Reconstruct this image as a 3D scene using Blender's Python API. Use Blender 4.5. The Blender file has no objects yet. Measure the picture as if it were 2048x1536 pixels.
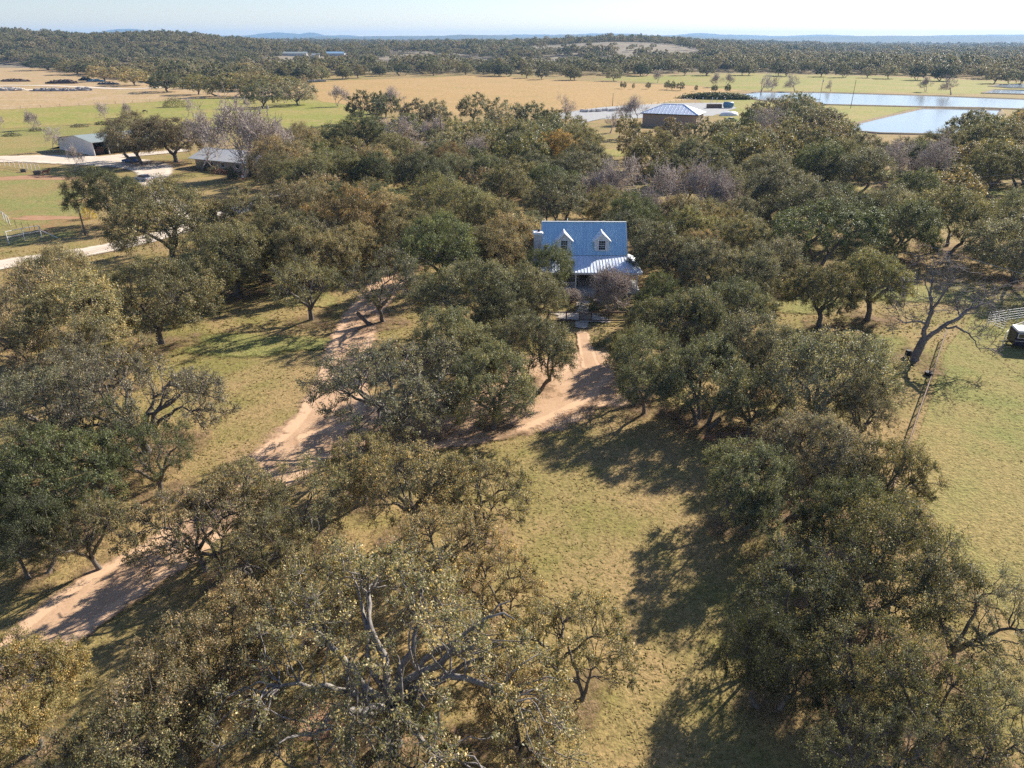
import bpy, bmesh, math, random
import numpy as np
from mathutils import Vector, Matrix
R_ = math.radians
scene = bpy.context.scene
COL = scene.collection

# ------------------------------------------------------------------ camera, light, exposure
CAM_H, PITCH, FPX = 30.0, R_(25.9), 1420.0          # photo is 2048 x 1536
cam_d = bpy.data.cameras.new('camera'); cam = bpy.data.objects.new('camera', cam_d); COL.objects.link(cam)
cam.location = (0, 0, CAM_H); cam.rotation_euler = (math.pi/2 - PITCH, 0, 0)
cam_d.sensor_width = 36; cam_d.lens = 36*FPX/2048; cam_d.clip_start = .5; cam_d.clip_end = 60000
scene.camera = cam
SUN_EL, SUN_AZ = R_(30), R_(46)                      # azimuth measured from +Y towards +X
w = bpy.data.worlds.new('World'); scene.world = w; w.use_nodes = True
nt = w.node_tree; sk = nt.nodes.new('ShaderNodeTexSky'); sk.sky_type = 'NISHITA'
sk.sun_disc = False; sk.sun_elevation = SUN_EL; sk.sun_rotation = SUN_AZ
sk.altitude = 400; sk.air_density = 1.0; sk.dust_density = .2; sk.ozone_density = 2.6
bg = nt.nodes['Background']; bg.inputs['Strength'].default_value = .068
tn = nt.nodes.new('ShaderNodeMix'); tn.data_type = 'RGBA'; tn.blend_type = 'MULTIPLY'; tn.inputs[0].default_value = 1; tn.inputs[7].default_value = (1.04, .985, 1.09, 1)
nt.links.new(sk.outputs[0], tn.inputs[6]); nt.links.new(tn.outputs[2], bg.inputs[0])
sun_d = bpy.data.lights.new('sun', 'SUN'); sun = bpy.data.objects.new('sun', sun_d); COL.objects.link(sun)
sun_d.energy = 5.0; sun_d.angle = R_(.55); sun_d.color = (1, .93, .82)
sdir = Vector((math.sin(SUN_AZ)*math.cos(SUN_EL), math.cos(SUN_AZ)*math.cos(SUN_EL), math.sin(SUN_EL)))
sun.rotation_euler = sdir.to_track_quat('Z', 'Y').to_euler()
vs = scene.view_settings; vs.view_transform = 'Standard'; vs.look = 'None'; vs.exposure = 1.0; vs.gamma = 1
scene.cycles.max_bounces = 6; scene.cycles.diffuse_bounces = 3; scene.cycles.glossy_bounces = 3
scene.cycles.transparent_max_bounces = 12; scene.cycles.volume_bounces = 0; scene.cycles.use_denoising = False

# ------------------------------------------------------------------ photo -> world
CP, SP = math.cos(PITCH), math.sin(PITCH)
def P(px, py, z=0.0):
    """the point at height z that the photo shows at pixel (px, py); also its depth"""
    a = (px-1024)/FPX; b = -(py-768)/FPX
    d = (a, CP+b*SP, -SP+b*CP); t = (z-CAM_H)/d[2]
    return Vector((d[0]*t, d[1]*t, z)), t
def G(px, py, z=0.0): return P(px, py, z)[0]
def ztop(D, py):
    return CAM_H - D*math.tan(PITCH-math.atan((768-py)/FPX))
def pix(x, y, z):
    dep = y*CP-(z-CAM_H)*SP; up = y*SP+(z-CAM_H)*CP
    return 1024+FPX*x/dep, 768-FPX*up/dep
def sstep(a, b, x):
    t = np.clip((x-a)/(b-a), 0, 1); return t*t*(3-2*t)
def terrain(x, y):
    x = np.asarray(x, float); y = np.asarray(y, float)
    yy = np.maximum(y, 50); u = x/yy
    h = 17*sstep(930, 1280, y)*(1-sstep(-.52, -.17, u))
    h = h + (7*np.exp(-((u+.66)/.10)**2)+6*np.exp(-((u+.43)/.06)**2))*sstep(930, 1280, y)
    h = h + 9*sstep(900, 1500, y)*(1-sstep(.25, .5, u)) - 4*sstep(900, 1500, y)*sstep(.3, .6, u)
    h = h + 15*np.exp(-((u-.15)/.10)**2)*sstep(950, 1500, y) + 4*np.exp(-((u+.15)/.12)**2)*sstep(1100, 1600, y)
    h = h + (2.2*np.sin(x/170+1.3)+1.8*np.sin(x/97+y/210))*sstep(900, 1500, y)
    h = h + sstep(2400, 5500, y)*(3+4*np.sin(x/700+.5)*np.sin(y/900)) - 4*sstep(1800, 2600, y)
    return h

# ------------------------------------------------------------------ materials
def lk(nt, a, b): nt.links.new(a, b)
def node(nt, t, **kw):
    n = nt.nodes.new(t)
    for k, v in kw.items():
        if k.startswith('i_'): n.inputs[k[2:].replace('_', ' ')].default_value = v
        else: setattr(n, k, v)
    return n
def base(name):
    m = bpy.data.materials.new(name); m.use_nodes = True; nt = m.node_tree
    return m, nt, nt.nodes['Principled BSDF']
def c4(c): return (c[0], c[1], c[2], 1)
def ramp(nt, fac, stops):
    r = node(nt, 'ShaderNodeValToRGB'); el = r.color_ramp.elements
    while len(el) < len(stops): el.new(.5)
    for e, (p, c) in zip(el, stops): e.position = p; e.color = c4(c)
    lk(nt, fac, r.inputs[0]); return r.outputs[0]
def noise(nt, vec, scale, detail=4, rough=.55):
    n = node(nt, 'ShaderNodeTexNoise'); n.inputs['Scale'].default_value = scale
    n.inputs['Detail'].default_value = detail; n.inputs['Roughness'].default_value = rough
    lk(nt, vec, n.inputs['Vector']); return n.outputs['Fac']
def mixc(nt, fac, a, b, mode='MIX'):
    n = node(nt, 'ShaderNodeMix', data_type='RGBA', blend_type=mode)
    for s, v in ((0, fac), (6, a), (7, b)):
        if hasattr(v, 'is_linked'): lk(nt, v, n.inputs[s])
        else: n.inputs[s].default_value = v if s == 0 else c4(v)
    return n.outputs[2]
def math_(nt, op, a, b=0.0, clamp=False):
    n = node(nt, 'ShaderNodeMath', operation=op, use_clamp=clamp)
    for s, v in ((0, a), (1, b)):
        if hasattr(v, 'is_linked'): lk(nt, v, n.inputs[s])
        else: n.inputs[s].default_value = v
    return n.outputs[0]
def bump(nt, bs, h, strength, dist):
    b = node(nt, 'ShaderNodeBump'); b.inputs['Strength'].default_value = strength; b.inputs['Distance'].default_value = dist
    lk(nt, h, b.inputs['Height']); lk(nt, b.outputs[0], bs.inputs['Normal'])
def worldpos(nt): return node(nt, 'ShaderNodeNewGeometry').outputs['Position']
def objpos(nt): return node(nt, 'ShaderNodeTexCoord').outputs['Object']

def simple(name, c, rough=.6, metal=0.0, var=.25, scale=3.0, bmp=0.0, spec=.4):
    """a plain surface with some blotchy wear in its colour"""
    m, nt, b = base(name); p = objpos(nt)
    f = noise(nt, p, scale, 5, .65)
    lo = tuple(x*(1-var) for x in c); hi = tuple(min(1, x*(1+var)) for x in c)
    lk(nt, ramp(nt, f, [(.3, lo), (.7, hi)]), b.inputs['Base Color'])
    b.inputs['Roughness'].default_value = rough; b.inputs['Metallic'].default_value = metal
    b.inputs['Specular IOR Level'].default_value = spec
    if bmp: bump(nt, b, f, bmp, .05)
    return m

def fray(nt, b, p, f2=None):
    """the rim of a patch breaks up where its 'edge' attribute runs out"""
    e = node(nt, 'ShaderNodeAttribute', attribute_name='edge').outputs['Fac']
    n = math_(nt, 'ADD', math_(nt, 'MULTIPLY', noise(nt, p, .6, 5, .7), .65), math_(nt, 'MULTIPLY', noise(nt, p, 4, 4, .7), .35))
    k = math_(nt, 'MULTIPLY', math_(nt, 'SUBTRACT', math_(nt, 'ADD', e, math_(nt, 'MULTIPLY', n, 1.3)), .98), 4.0, True)
    tb = node(nt, 'ShaderNodeBsdfTransparent'); mx = node(nt, 'ShaderNodeMixShader')
    lk(nt, k, mx.inputs[0]); lk(nt, tb.outputs[0], mx.inputs[1]); lk(nt, b.outputs[0], mx.inputs[2])
    lk(nt, mx.outputs[0], nt.nodes['Material Output'].inputs['Surface']); return e
def grass_mat(name, dry, green, bare, gbias=.5, bbias=.68, tuft=.5, fine=2.2, edge=True):
    m, nt, b = base(name); p = worldpos(nt)
    big = noise(nt, p, .035, 4); mid = noise(nt, p, .22, 4, .6); fin = noise(nt, p, fine, 5, .7); tu = noise(nt, p, fine*2.6, 3, .6)
    s = math_(nt, 'ADD', math_(nt, 'MULTIPLY', big, .55), math_(nt, 'MULTIPLY', mid, .45))
    g = math_(nt, 'MULTIPLY', math_(nt, 'SUBTRACT', s, gbias-.07), 7.0, True)
    col = mixc(nt, g, dry, green)
    s2 = math_(nt, 'ADD', math_(nt, 'MULTIPLY', noise(nt, p, .075, 4), .6), math_(nt, 'MULTIPLY', fin, .4))
    bb = math_(nt, 'MULTIPLY', math_(nt, 'SUBTRACT', s2, bbias-.08), 6.0, True)
    col = mixc(nt, bb, col, bare)
    if not edge:
        sx = node(nt, 'ShaderNodeSeparateXYZ'); lk(nt, p, sx.inputs[0]); fy = math_(nt, 'MULTIPLY', math_(nt, 'SUBTRACT', sx.outputs[1], 700), .004, True)
        col = mixc(nt, fy, col, ramp(nt, noise(nt, p, .012, 5, .65), [(.35, (.23, .19, .14)), (.65, (.33, .275, .205))]))
    sp = ramp(nt, fin, [(.25, (.45, .47, .40)), (.52, (1, 1, 1)), (.8, (1.35, 1.3, 1.2))])
    col = mixc(nt, .75, col, sp, 'MULTIPLY')
    sp2 = ramp(nt, tu, [(.33, (.5, .55, .45)), (.5, (1, 1, 1)), (.72, (1.25, 1.22, 1.15))])
    col = mixc(nt, .7, col, sp2, 'MULTIPLY')
    lk(nt, col, b.inputs['Base Color']); b.inputs['Roughness'].default_value = .95; b.inputs['Specular IOR Level'].default_value = .1
    h = math_(nt, 'ADD', fin, math_(nt, 'MULTIPLY', tu, .5)); bump(nt, b, h, tuft, .22)
    if edge: fray(nt, b, p)
    return m
def soil_mat(name, a, c, edge=True, rough=.95, streak=.0):
    """bare earth; its rim frays out through the 'edge' attribute so the grass creeps in"""
    m, nt, b = base(name); p = worldpos(nt)
    f = noise(nt, p, .5, 5, .65); f2 = noise(nt, p, 6, 4, .7)
    col = ramp(nt, f, [(.3, a), (.7, c)])
    col = mixc(nt, .5, col, ramp(nt, f2, [(.3, (.7, .7, .7)), (.7, (1.2, 1.2, 1.2))]), 'MULTIPLY')
    b.inputs['Roughness'].default_value = rough; b.inputs['Specular IOR Level'].default_value = .1
    bump(nt, b, f2, .25, .06)
    if edge:
        e = fray(nt, b, p)
        if streak:
            r = math_(nt, 'ABSOLUTE', math_(nt, 'SUBTRACT', e, .6)); tr = math_(nt, 'LESS_THAN', math_(nt, 'ADD', r, math_(nt, 'MULTIPLY', f2, .2)), .24)
            col = mixc(nt, math_(nt, 'MULTIPLY', tr, streak), col, tuple(min(1, x*1.25) for x in c))
    lk(nt, col, b.inputs['Base Color'])
    return m
def leaf_mat(name, far=False):
    m, nt, b = base(name)
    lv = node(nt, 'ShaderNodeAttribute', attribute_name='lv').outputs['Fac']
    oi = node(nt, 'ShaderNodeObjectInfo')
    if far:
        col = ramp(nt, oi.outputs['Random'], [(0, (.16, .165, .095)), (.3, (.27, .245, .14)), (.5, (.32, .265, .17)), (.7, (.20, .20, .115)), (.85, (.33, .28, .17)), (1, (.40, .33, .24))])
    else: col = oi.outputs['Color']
    sh = ramp(nt, lv, [(0, (.62, .66, .62)), (.5, (.95, 1.0, .95)), (1, (1.5, 1.42, 1.35))]) if far else ramp(nt, lv, [(0, (.27, .35, .31)), (.45, (.72, .80, .72)), (.8, (1.6, 1.45, 1.28)), (1, (3.0, 2.55, 2.2))])  # wide random leaf tones put glints and shade contrast into the colour
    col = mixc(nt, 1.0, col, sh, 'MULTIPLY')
    lk(nt, col, b.inputs['Base Color']); b.inputs['Roughness'].default_value = .52; b.inputs['Specular IOR Level'].default_value = .35
    t = node(nt, 'ShaderNodeBsdfTranslucent'); lk(nt, mixc(nt, 1.0, col, (1.25, 1.15, .6), 'MULTIPLY'), t.inputs[0])
    mx = node(nt, 'ShaderNodeMixShader'); mx.inputs[0].default_value = .29
    lk(nt, b.outputs[0], mx.inputs[1]); lk(nt, t.outputs[0], mx.inputs[2])
    lk(nt, mx.outputs[0], nt.nodes['Material Output'].inputs['Surface'])
    return m
def tuft_mat(name):
    m, nt, b = base(name); p = worldpos(nt); lv = node(nt, 'ShaderNodeAttribute', attribute_name='lv').outputs['Fac']
    col = ramp(nt, math_(nt, 'ADD', math_(nt, 'MULTIPLY', noise(nt, p, .16, 4, .6), .8), math_(nt, 'MULTIPLY', lv, .25)), [(.42, (.38, .28, .13)), (.56, (.33, .265, .105)), (.70, (.225, .225, .07))])
    lk(nt, col, b.inputs['Base Color']); b.inputs['Roughness'].default_value = .9; b.inputs['Specular IOR Level'].default_value = .1
    t = node(nt, 'ShaderNodeBsdfTranslucent'); lk(nt, col, t.inputs[0]); mx = node(nt, 'ShaderNodeMixShader'); mx.inputs[0].default_value = .3
    lk(nt, b.outputs[0], mx.inputs[1]); lk(nt, t.outputs[0], mx.inputs[2]); lk(nt, mx.outputs[0], nt.nodes['Material Output'].inputs['Surface']); return m
def bark_mat(name, lo, hi):
    m, nt, b = base(name); p = objpos(nt)
    f = noise(nt, p, 4, 6, .7); f2 = noise(nt, p, .8, 3)
    col = ramp(nt, f, [(.3, lo), (.7, hi)]); col = mixc(nt, .6, col, ramp(nt, f2, [(.35, (.55, .55, .55)), (.65, (1.3, 1.28, 1.25))]), 'MULTIPLY')
    lk(nt, col, b.inputs['Base Color']); b.inputs['Roughness'].default_value = .9; b.inputs['Specular IOR Level'].default_value = .15
    bump(nt, b, f, .7, .05); return m
def metal_roof(name, c, rough, seam, axis=0, metal=.9):
    """standing seam sheet: faint streaks and dents along the fall of the roof"""
    m, nt, b = base(name); p = objpos(nt); mp = node(nt, 'ShaderNodeMapping'); lk(nt, p, mp.inputs[0])
    sc = [.12, .12, .12]; sc[axis] = 3.0; mp.inputs['Scale'].default_value = sc
    f = noise(nt, mp.outputs[0], 1.6, 5, .7); f2 = noise(nt, p, .7, 4)
    lk(nt, ramp(nt, f, [(.3, tuple(x*.88 for x in c)), (.7, tuple(min(1, x*1.1) for x in c))]), b.inputs['Base Color'])
    b.inputs['Metallic'].default_value = metal
    lk(nt, math_(nt, 'ADD', math_(nt, 'MULTIPLY', f, .25), rough-.12), b.inputs['Roughness'])
    bump(nt, b, f2, .05, .04); return m
def stone_mat(name, a, c, scale=2.2):
    m, nt, b = base(name); p = objpos(nt); br = node(nt, 'ShaderNodeTexBrick')
    lk(nt, p, br.inputs[0]); br.inputs['Scale'].default_value = scale
    mp = node(nt, 'ShaderNodeMapping'); mp.inputs['Rotation'].default_value = (math.pi/2, 0, 0); lk(nt, p, mp.inputs[0]); lk(nt, mp.outputs[0], br.inputs[0])
    br.inputs['Color1'].default_value = c4(a); br.inputs['Color2'].default_value = c4(c); br.inputs['Mortar'].default_value = c4(tuple(x*.8 for x in c))
    lk(nt, br.outputs[0], b.inputs['Base Color']); b.inputs['Roughness'].default_value = .85; bump(nt, b, br.outputs['Fac'], -.4, .03)
    return m
def water_mat(name):
    m, nt, b = base(name); p = worldpos(nt)
    b.inputs['Base Color'].default_value = (.26, .31, .34, 1); b.inputs['Roughness'].default_value = .14; b.inputs['IOR'].default_value = 1.33
    mp = node(nt, 'ShaderNodeMapping'); mp.inputs['Scale'].default_value = (.5, 1.6, 1); lk(nt, p, mp.inputs[0])
    f = noise(nt, mp.outputs[0], .55, 5, .65); bump(nt, b, f, .10, .2); return m

M = {}
M['grass'] = grass_mat('lawn grass', (0.360, 0.252, 0.116), (0.252, 0.216, 0.072), (0.328, 0.216, 0.132), .53, .64, .5, 2.0, False)
M['pasture'] = grass_mat('pasture grass', (0.344, 0.267, 0.107), (0.258, 0.250, 0.082), (0.287, 0.205, 0.123), .485, .72, .8, 2.0)
M['green'] = grass_mat('winter pasture', (0.353, 0.286, 0.101), (0.269, 0.273, 0.067), (0.336, 0.260, 0.126), .50, .66, .5, .5)
M['hay'] = grass_mat('mown hay', (0.458, 0.295, 0.128), (0.396, 0.277, 0.110), (0.493, 0.334, 0.158), .55, .60, .2, .5)
M['tan'] = grass_mat('dry pasture', (0.447, 0.310, 0.163), (0.361, 0.284, 0.112), (0.516, 0.378, 0.241), .58, .56, .25, .5)
M['paddock'] = grass_mat('worn paddock', (0.315, 0.246, 0.102), (0.242, 0.242, 0.081), (0.306, 0.153, 0.085), .48, .585, .5, 1.2)
M['litter'] = grass_mat('leaf litter', (0.295, 0.201, 0.111), (0.246, 0.197, 0.082), (0.303, 0.197, 0.123), .56, .50, .8, 2.6)
M['drive'] = soil_mat('drive earth', (0.473, 0.297, 0.176), (0.585, 0.391, 0.245), True, .95, .6)
M['caliche'] = soil_mat('caliche road', (0.570, 0.469, 0.359), (0.699, 0.598, 0.478), True, .95, .3)
M['redsoil'] = soil_mat('red earth', (.36, .20, .11), (.45, .27, .16), True)
M['bank'] = soil_mat('pond bank', (.20, .16, .10), (.36, .26, .16), False)
M['gravel'] = soil_mat('grey gravel', (.34, .34, .33), (.46, .45, .43), True)
M['garden'] = soil_mat('garden gravel', (.46, .39, .31), (.62, .54, .44), True)
M['water'] = water_mat('pond water')
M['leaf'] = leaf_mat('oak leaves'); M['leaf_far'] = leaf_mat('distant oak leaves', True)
M['tuft'] = tuft_mat('grass tufts'); M['bark'] = bark_mat('oak bark', (.06, .053, .048), (.25, .225, .20))
M['palebark'] = bark_mat('pale limb bark', (.09, .08, .072), (.42, .385, .35))
M['barebark'] = bark_mat('bare bark', (.33, .275, .24), (.62, .53, .46))
M['greybark'] = bark_mat('grey bare bark', (.10, .092, .09), (.29, .262, .255))
M['paletwig'] = bark_mat('pale dead wood', (.22, .20, .19), (.46, .43, .41))
M['roof'] = metal_roof('galvanised roof', (.66, .88, 1.0), .38, .4, 0, .75)  # part of the blue sky reflection is put into this base colour
M['roof_porch'] = metal_roof('bright porch roof', (.78, .83, .90), .5, .4, 0, .35)  # whiter copy of the same sheet, its sunlit look put into the colour
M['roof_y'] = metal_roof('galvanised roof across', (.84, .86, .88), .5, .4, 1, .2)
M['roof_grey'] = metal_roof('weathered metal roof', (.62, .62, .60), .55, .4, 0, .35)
M['roof_green'] = simple('grey green roofing', (.33, .37, .34), .5, .2, .12, .5)
M['roof_tan'] = simple('tan shingles', (.40, .31, .25), .85, 0, .15, 1.5)
M['white'] = simple('white paint', (.76, .75, .72), .5, 0, .06, 2)
M['trim'] = simple('white trim', (.80, .80, .79), .45, 0, .04, 3)
M['barnwall'] = simple('pale barn sheet', (.60, .56, .53), .55, 0, .10, .8)
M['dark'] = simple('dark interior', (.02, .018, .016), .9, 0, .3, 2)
M['stone'] = stone_mat('limestone', (.42, .40, .37), (.55, .52, .48), 2.6)
M['palestone'] = stone_mat('pale chimney stone', (.56, .54, .51), (.70, .67, .63), 2.6)
M['brick'] = stone_mat('tan brick', (.36, .25, .17), (.43, .31, .22), 5)
M['glass'] = simple('window glass', (.02, .022, .026), .08, 0, .2, 1, 0, .8)
M['wood'] = simple('weathered wood', (.13, .085, .055), .85, 0, .4, 6, .2)
M['rail'] = simple('rusty pipe rail', (.17, .10, .065), .75, .1, .35, 4)
M['greywood'] = simple('grey pole wood', (.14, .115, .095), .9, 0, .35, 3)
M['pipe'] = simple('white pipe', (.72, .70, .66), .5, 0, .12, 3)
M['galv'] = simple('galvanised pipe', (.50, .49, .47), .5, .3, .2, 4)
M['black'] = simple('black rubber', (.015, .015, .016), .75, 0, .3, 3)
M['blue'] = simple('blue car paint', (.035, .10, .26), .28, .3, .08, 1, 0, .6)
M['silver'] = simple('silver car paint', (.45, .46, .47), .35, .5, .06, 1)
M['navy'] = simple('dark trailer paint', (.018, .016, .04), .4, .1, .15, 1)
M['chestnut'] = simple('chestnut hide', (.15, .052, .022), .55, 0, .25, 2)
M['bayhide'] = simple('dark bay hide', (.045, .022, .012), .55, 0, .3, 2)
M['mane'] = simple('dark hair', (.012, .008, .006), .7, 0, .3, 5)
M['hay_bale'] = simple('wrapped bale', (.55, .53, .48), .7, 0, .25, 2)
M['machine'] = simple('machine paint', (.03, .035, .05), .5, .1, .2, 2)
M['concrete'] = simple('concrete', (.5, .48, .45), .85, 0, .12, 2)
M['brush'] = simple('dead brush', (.10, .07, .06), .95, 0, .4, 2, .6)
M['rubble'] = simple('rock rubble', (.36, .33, .31), .95, 0, .35, 1.2, .6)
M['spoil'] = simple('pale spoil', (.52, .46, .39), .95, 0, .18, .6, .5)
M['tank'] = simple('blue tank', (.10, .22, .33), .5, 0, .1, 2)
M['red'] = simple('red marker', (.45, .06, .03), .6, 0, .1, 2)
M['yellowflower'] = simple('yellow bloom', (.55, .42, .03), .8, 0, .3, 3)
def hill_mat():
    m, nt, b = base('hill woods'); p = worldpos(nt); f = noise(nt, p, .02, 6, .7); f2 = noise(nt, p, .002, 4)
    col = ramp(nt, f, [(.3, (.03, .04, .022)), (.7, (.10, .10, .06))]); col = mixc(nt, math_(nt, 'MULTIPLY', math_(nt, 'SUBTRACT', f2, .56), 5, True), col, (.20, .17, .12))
    lk(nt, col, b.inputs['Base Color']); b.inputs['Roughness'].default_value = 1; bump(nt, b, f, .8, 6); return m
M['hill'] = hill_mat()

# ------------------------------------------------------------------ mesh building
class MB:
    def __init__(s): s.v = []; s.f = []; s.m = []; s.n = 0; s.attr = []
    def add(s, v, f, mi=0):
        o = s.n; s.v.extend([tuple(p) for p in v]); s.n += len(v)
        s.f.extend([tuple(i+o for i in q) for q in f]); s.m.extend([mi]*len(f)); return s
    def box(s, c, d, rz=0.0, mi=0, tilt=None):
        x, y, z = d[0]/2, d[1]/2, d[2]/2; mt = Matrix.Rotation(rz, 3, 'Z')
        if tilt is not None: mt = mt @ tilt
        vs_ = [Vector(c)+mt @ Vector(p) for p in ((-x,-y,-z),(x,-y,-z),(x,y,-z),(-x,y,-z),(-x,-y,z),(x,-y,z),(x,y,z),(-x,y,z))]
        return s.add(vs_, [(3,2,1,0),(4,5,6,7),(0,1,5,4),(1,2,6,5),(2,3,7,6),(3,0,4,7)], mi)
    def bar(s, a, b, wdt, h=None, mi=0):
        """square bar from a to b"""
        a = Vector(a); b = Vector(b); d = b-a; L = d.length
        q = d.to_track_quat('X', 'Z').to_matrix(); h = h or wdt
        vs_ = [(a+b)/2 + q @ Vector((sx*L/2, sy*wdt/2, sz*h/2)) for sx, sy, sz in ((-1,-1,-1),(1,-1,-1),(1,1,-1),(-1,1,-1),(-1,-1,1),(1,-1,1),(1,1,1),(-1,1,1))]
        return s.add(vs_, [(3,2,1,0),(4,5,6,7),(0,1,5,4),(1,2,6,5),(2,3,7,6),(3,0,4,7)], mi)
    def tube(s, pts, rad, n=6, mi=0, cap=True):
        pts = np.asarray(pts, float); k = len(pts); rad = np.broadcast_to(np.asarray(rad, float), (k,))
        t = np.gradient(pts, axis=0); t /= (np.linalg.norm(t, axis=1, keepdims=True)+1e-9)
        ref = np.array((0., 0, 1)) if abs(t[:, 2]).mean() < .8 else np.array((1., 0, 0))
        u = np.cross(t, ref); u /= (np.linalg.norm(u, axis=1, keepdims=True)+1e-9); vv = np.cross(t, u)
        a = np.arange(n)*2*math.pi/n
        ring = pts[:, None, :] + rad[:, None, None]*(np.cos(a)[None, :, None]*u[:, None, :]+np.sin(a)[None, :, None]*vv[:, None, :])
        o = s.n; s.v.extend(map(tuple, ring.reshape(-1, 3).tolist())); s.n += k*n
        for i in range(k-1):
            b0 = o+i*n; b1 = b0+n
            for j in range(n):
                j2 = (j+1) % n; s.f.append((b0+j, b0+j2, b1+j2, b1+j)); s.m.append(mi)
        if cap and n > 3:
            s.f.append(tuple(range(o+n-1, o-1, -1))); s.m.append(mi); s.f.append(tuple(range(o+(k-1)*n, o+k*n))); s.m.append(mi)
        return s
    def prism(s, prof, a, b, mi=0):
        """profile points (3D, at a) swept by the vector b-a"""
        d = Vector(b)-Vector(a); n = len(prof); v = [Vector(p) for p in prof]; v2 = [p+d for p in v]
        return s.add(v+v2, [tuple(range(n-1, -1, -1)), tuple(range(n, 2*n))]+[(i, (i+1) % n, n+(i+1) % n, n+i) for i in range(n)], mi)
    def ell(s, c, r, seg=10, rings=6, rz=0.0, mi=0, jit=0.0, rng=None):
        v = []; cs, sn = math.cos(rz), math.sin(rz)
        for i in range(rings+1):
            ph = math.pi*i/rings
            for j in range(seg):
                th = 2*math.pi*j/seg; k = 1+(rng.uniform(-jit, jit) if jit else 0)
                x, y, z = r[0]*math.sin(ph)*math.cos(th)*k, r[1]*math.sin(ph)*math.sin(th)*k, r[2]*math.cos(ph)*k
                v.append((c[0]+x*cs-y*sn, c[1]+x*sn+y*cs, c[2]+z))
        f = [(i*seg+j, (i+1)*seg+j, (i+1)*seg+(j+1) % seg, i*seg+(j+1) % seg) for i in range(rings) for j in range(seg)]
        return s.add(v, f, mi)
    def build(s, name, mats, parent=None, smooth=False, bevel=0.0, extra=None):
        me = bpy.data.meshes.new(name); me.from_pydata(s.v, [], s.f)
        for m in (mats if isinstance(mats, (list, tuple)) else [mats]): me.materials.append(m)
        if any(s.m): me.polygons.foreach_set('material_index', s.m)
        if smooth: me.polygons.foreach_set('use_smooth', [True]*len(me.polygons))
        me.update()
        o = bpy.data.objects.new(name, me); COL.objects.link(o)
        if parent is not None: o.parent = parent
        if bevel:
            b = o.modifiers.new('bevel', 'BEVEL'); b.width = bevel; b.segments = 2; b.limit_method = 'ANGLE'
        return o
def tag(o, label=None, cat=None, group=None, kind=None):
    if label: o['label'] = label
    if cat: o['category'] = cat
    if group: o['group'] = group
    if kind: o['kind'] = kind
    return o
def thing(name, label, cat, loc=(0, 0, 0), rz=0.0, group=None):
    o = bpy.data.objects.new(name, None); COL.objects.link(o); o.empty_display_size = .3
    o.location = loc; o.rotation_euler = (0, 0, rz); return tag(o, label, cat, group)
def copy_tree(o, parent=None):
    c = o.copy(); COL.objects.link(c)
    if parent is not None: c.parent = parent
    for ch in list(o.children): copy_tree(ch, c)
    return c

# ------------------------------------------------------------------ ground
def ground_sheet():
    ys = np.concatenate([np.linspace(-60, 680, 20), np.linspace(740, 2600, 50), np.geomspace(2700, 14300, 20)])
    us = np.linspace(-1.4, 1.4, 90); v = []; f = []
    for y in ys:
        wd = max(abs(y), 0)+260
        for u in us: v.append((u*wd, y, float(terrain(u*wd, y))))
    n = len(us)
    for i in range(len(ys)-1):
        for j in range(n-1): f.append((i*n+j, i*n+j+1, (i+1)*n+j+1, (i+1)*n+j))
    mb = MB(); mb.add(v, f); o = mb.build('ground', M['grass'], smooth=True); o['kind'] = 'structure'; return o
ground_sheet()
_lay = [0]
def sheet(name, pts, mat, z=None, kind='structure', jit=0.0, seed=0, step=14.0, rim=3.0):
    """flat patch of ground through photo corners; long edges get small natural wobbles"""
    _lay[0] += 1; z = z if z is not None else .004+.003*_lay[0]
    rng = random.Random(seed+len(pts)); w_ = [G(*p) for p in pts]; out = []
    for i, a in enumerate(w_):
        b = w_[(i+1) % len(w_)]; n = max(1, int((b-a).length/step)); nr = Vector((-(b-a).y, (b-a).x, 0)).normalized()
        for k in range(n):
            q = a.lerp(b, k/n)
            if k and jit: q = q+nr*rng.uniform(-jit, jit)
            out.append((q.x, q.y, z))
    n = len(out); ar = sum(out[i-1][0]*out[i][1]-out[i][0]*out[i-1][1] for i in range(n))
    if ar < 0: out.reverse()
    inn = []
    for i in range(n):
        a, b, c = Vector(out[i-1]), Vector(out[i]), Vector(out[(i+1) % n]); t = ((b-a).normalized()+(c-b).normalized()); t = t.normalized() if t.length > 1e-4 else (c-b).normalized()
        inn.append(b+Vector((-t.y, t.x, 0))*rim)
    bm = bmesh.new(); lay = bm.verts.layers.float.new('edge'); vo = [bm.verts.new(q) for q in out]; vi = [bm.verts.new(q) for q in inn]
    for q in vi: q[lay] = 1.0
    fc = bm.faces.new(vi)
    for i in range(n): bm.faces.new((vo[i], vo[(i+1) % n], vi[(i+1) % n], vi[i]))
    bmesh.ops.triangulate(bm, faces=[fc]); bm.normal_update(); me = bpy.data.meshes.new(name); bm.to_mesh(me); bm.free(); me.materials.append(mat)
    o = bpy.data.objects.new(name, me); COL.objects.link(o); o['kind'] = kind; return o
STRIPS = []
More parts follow.
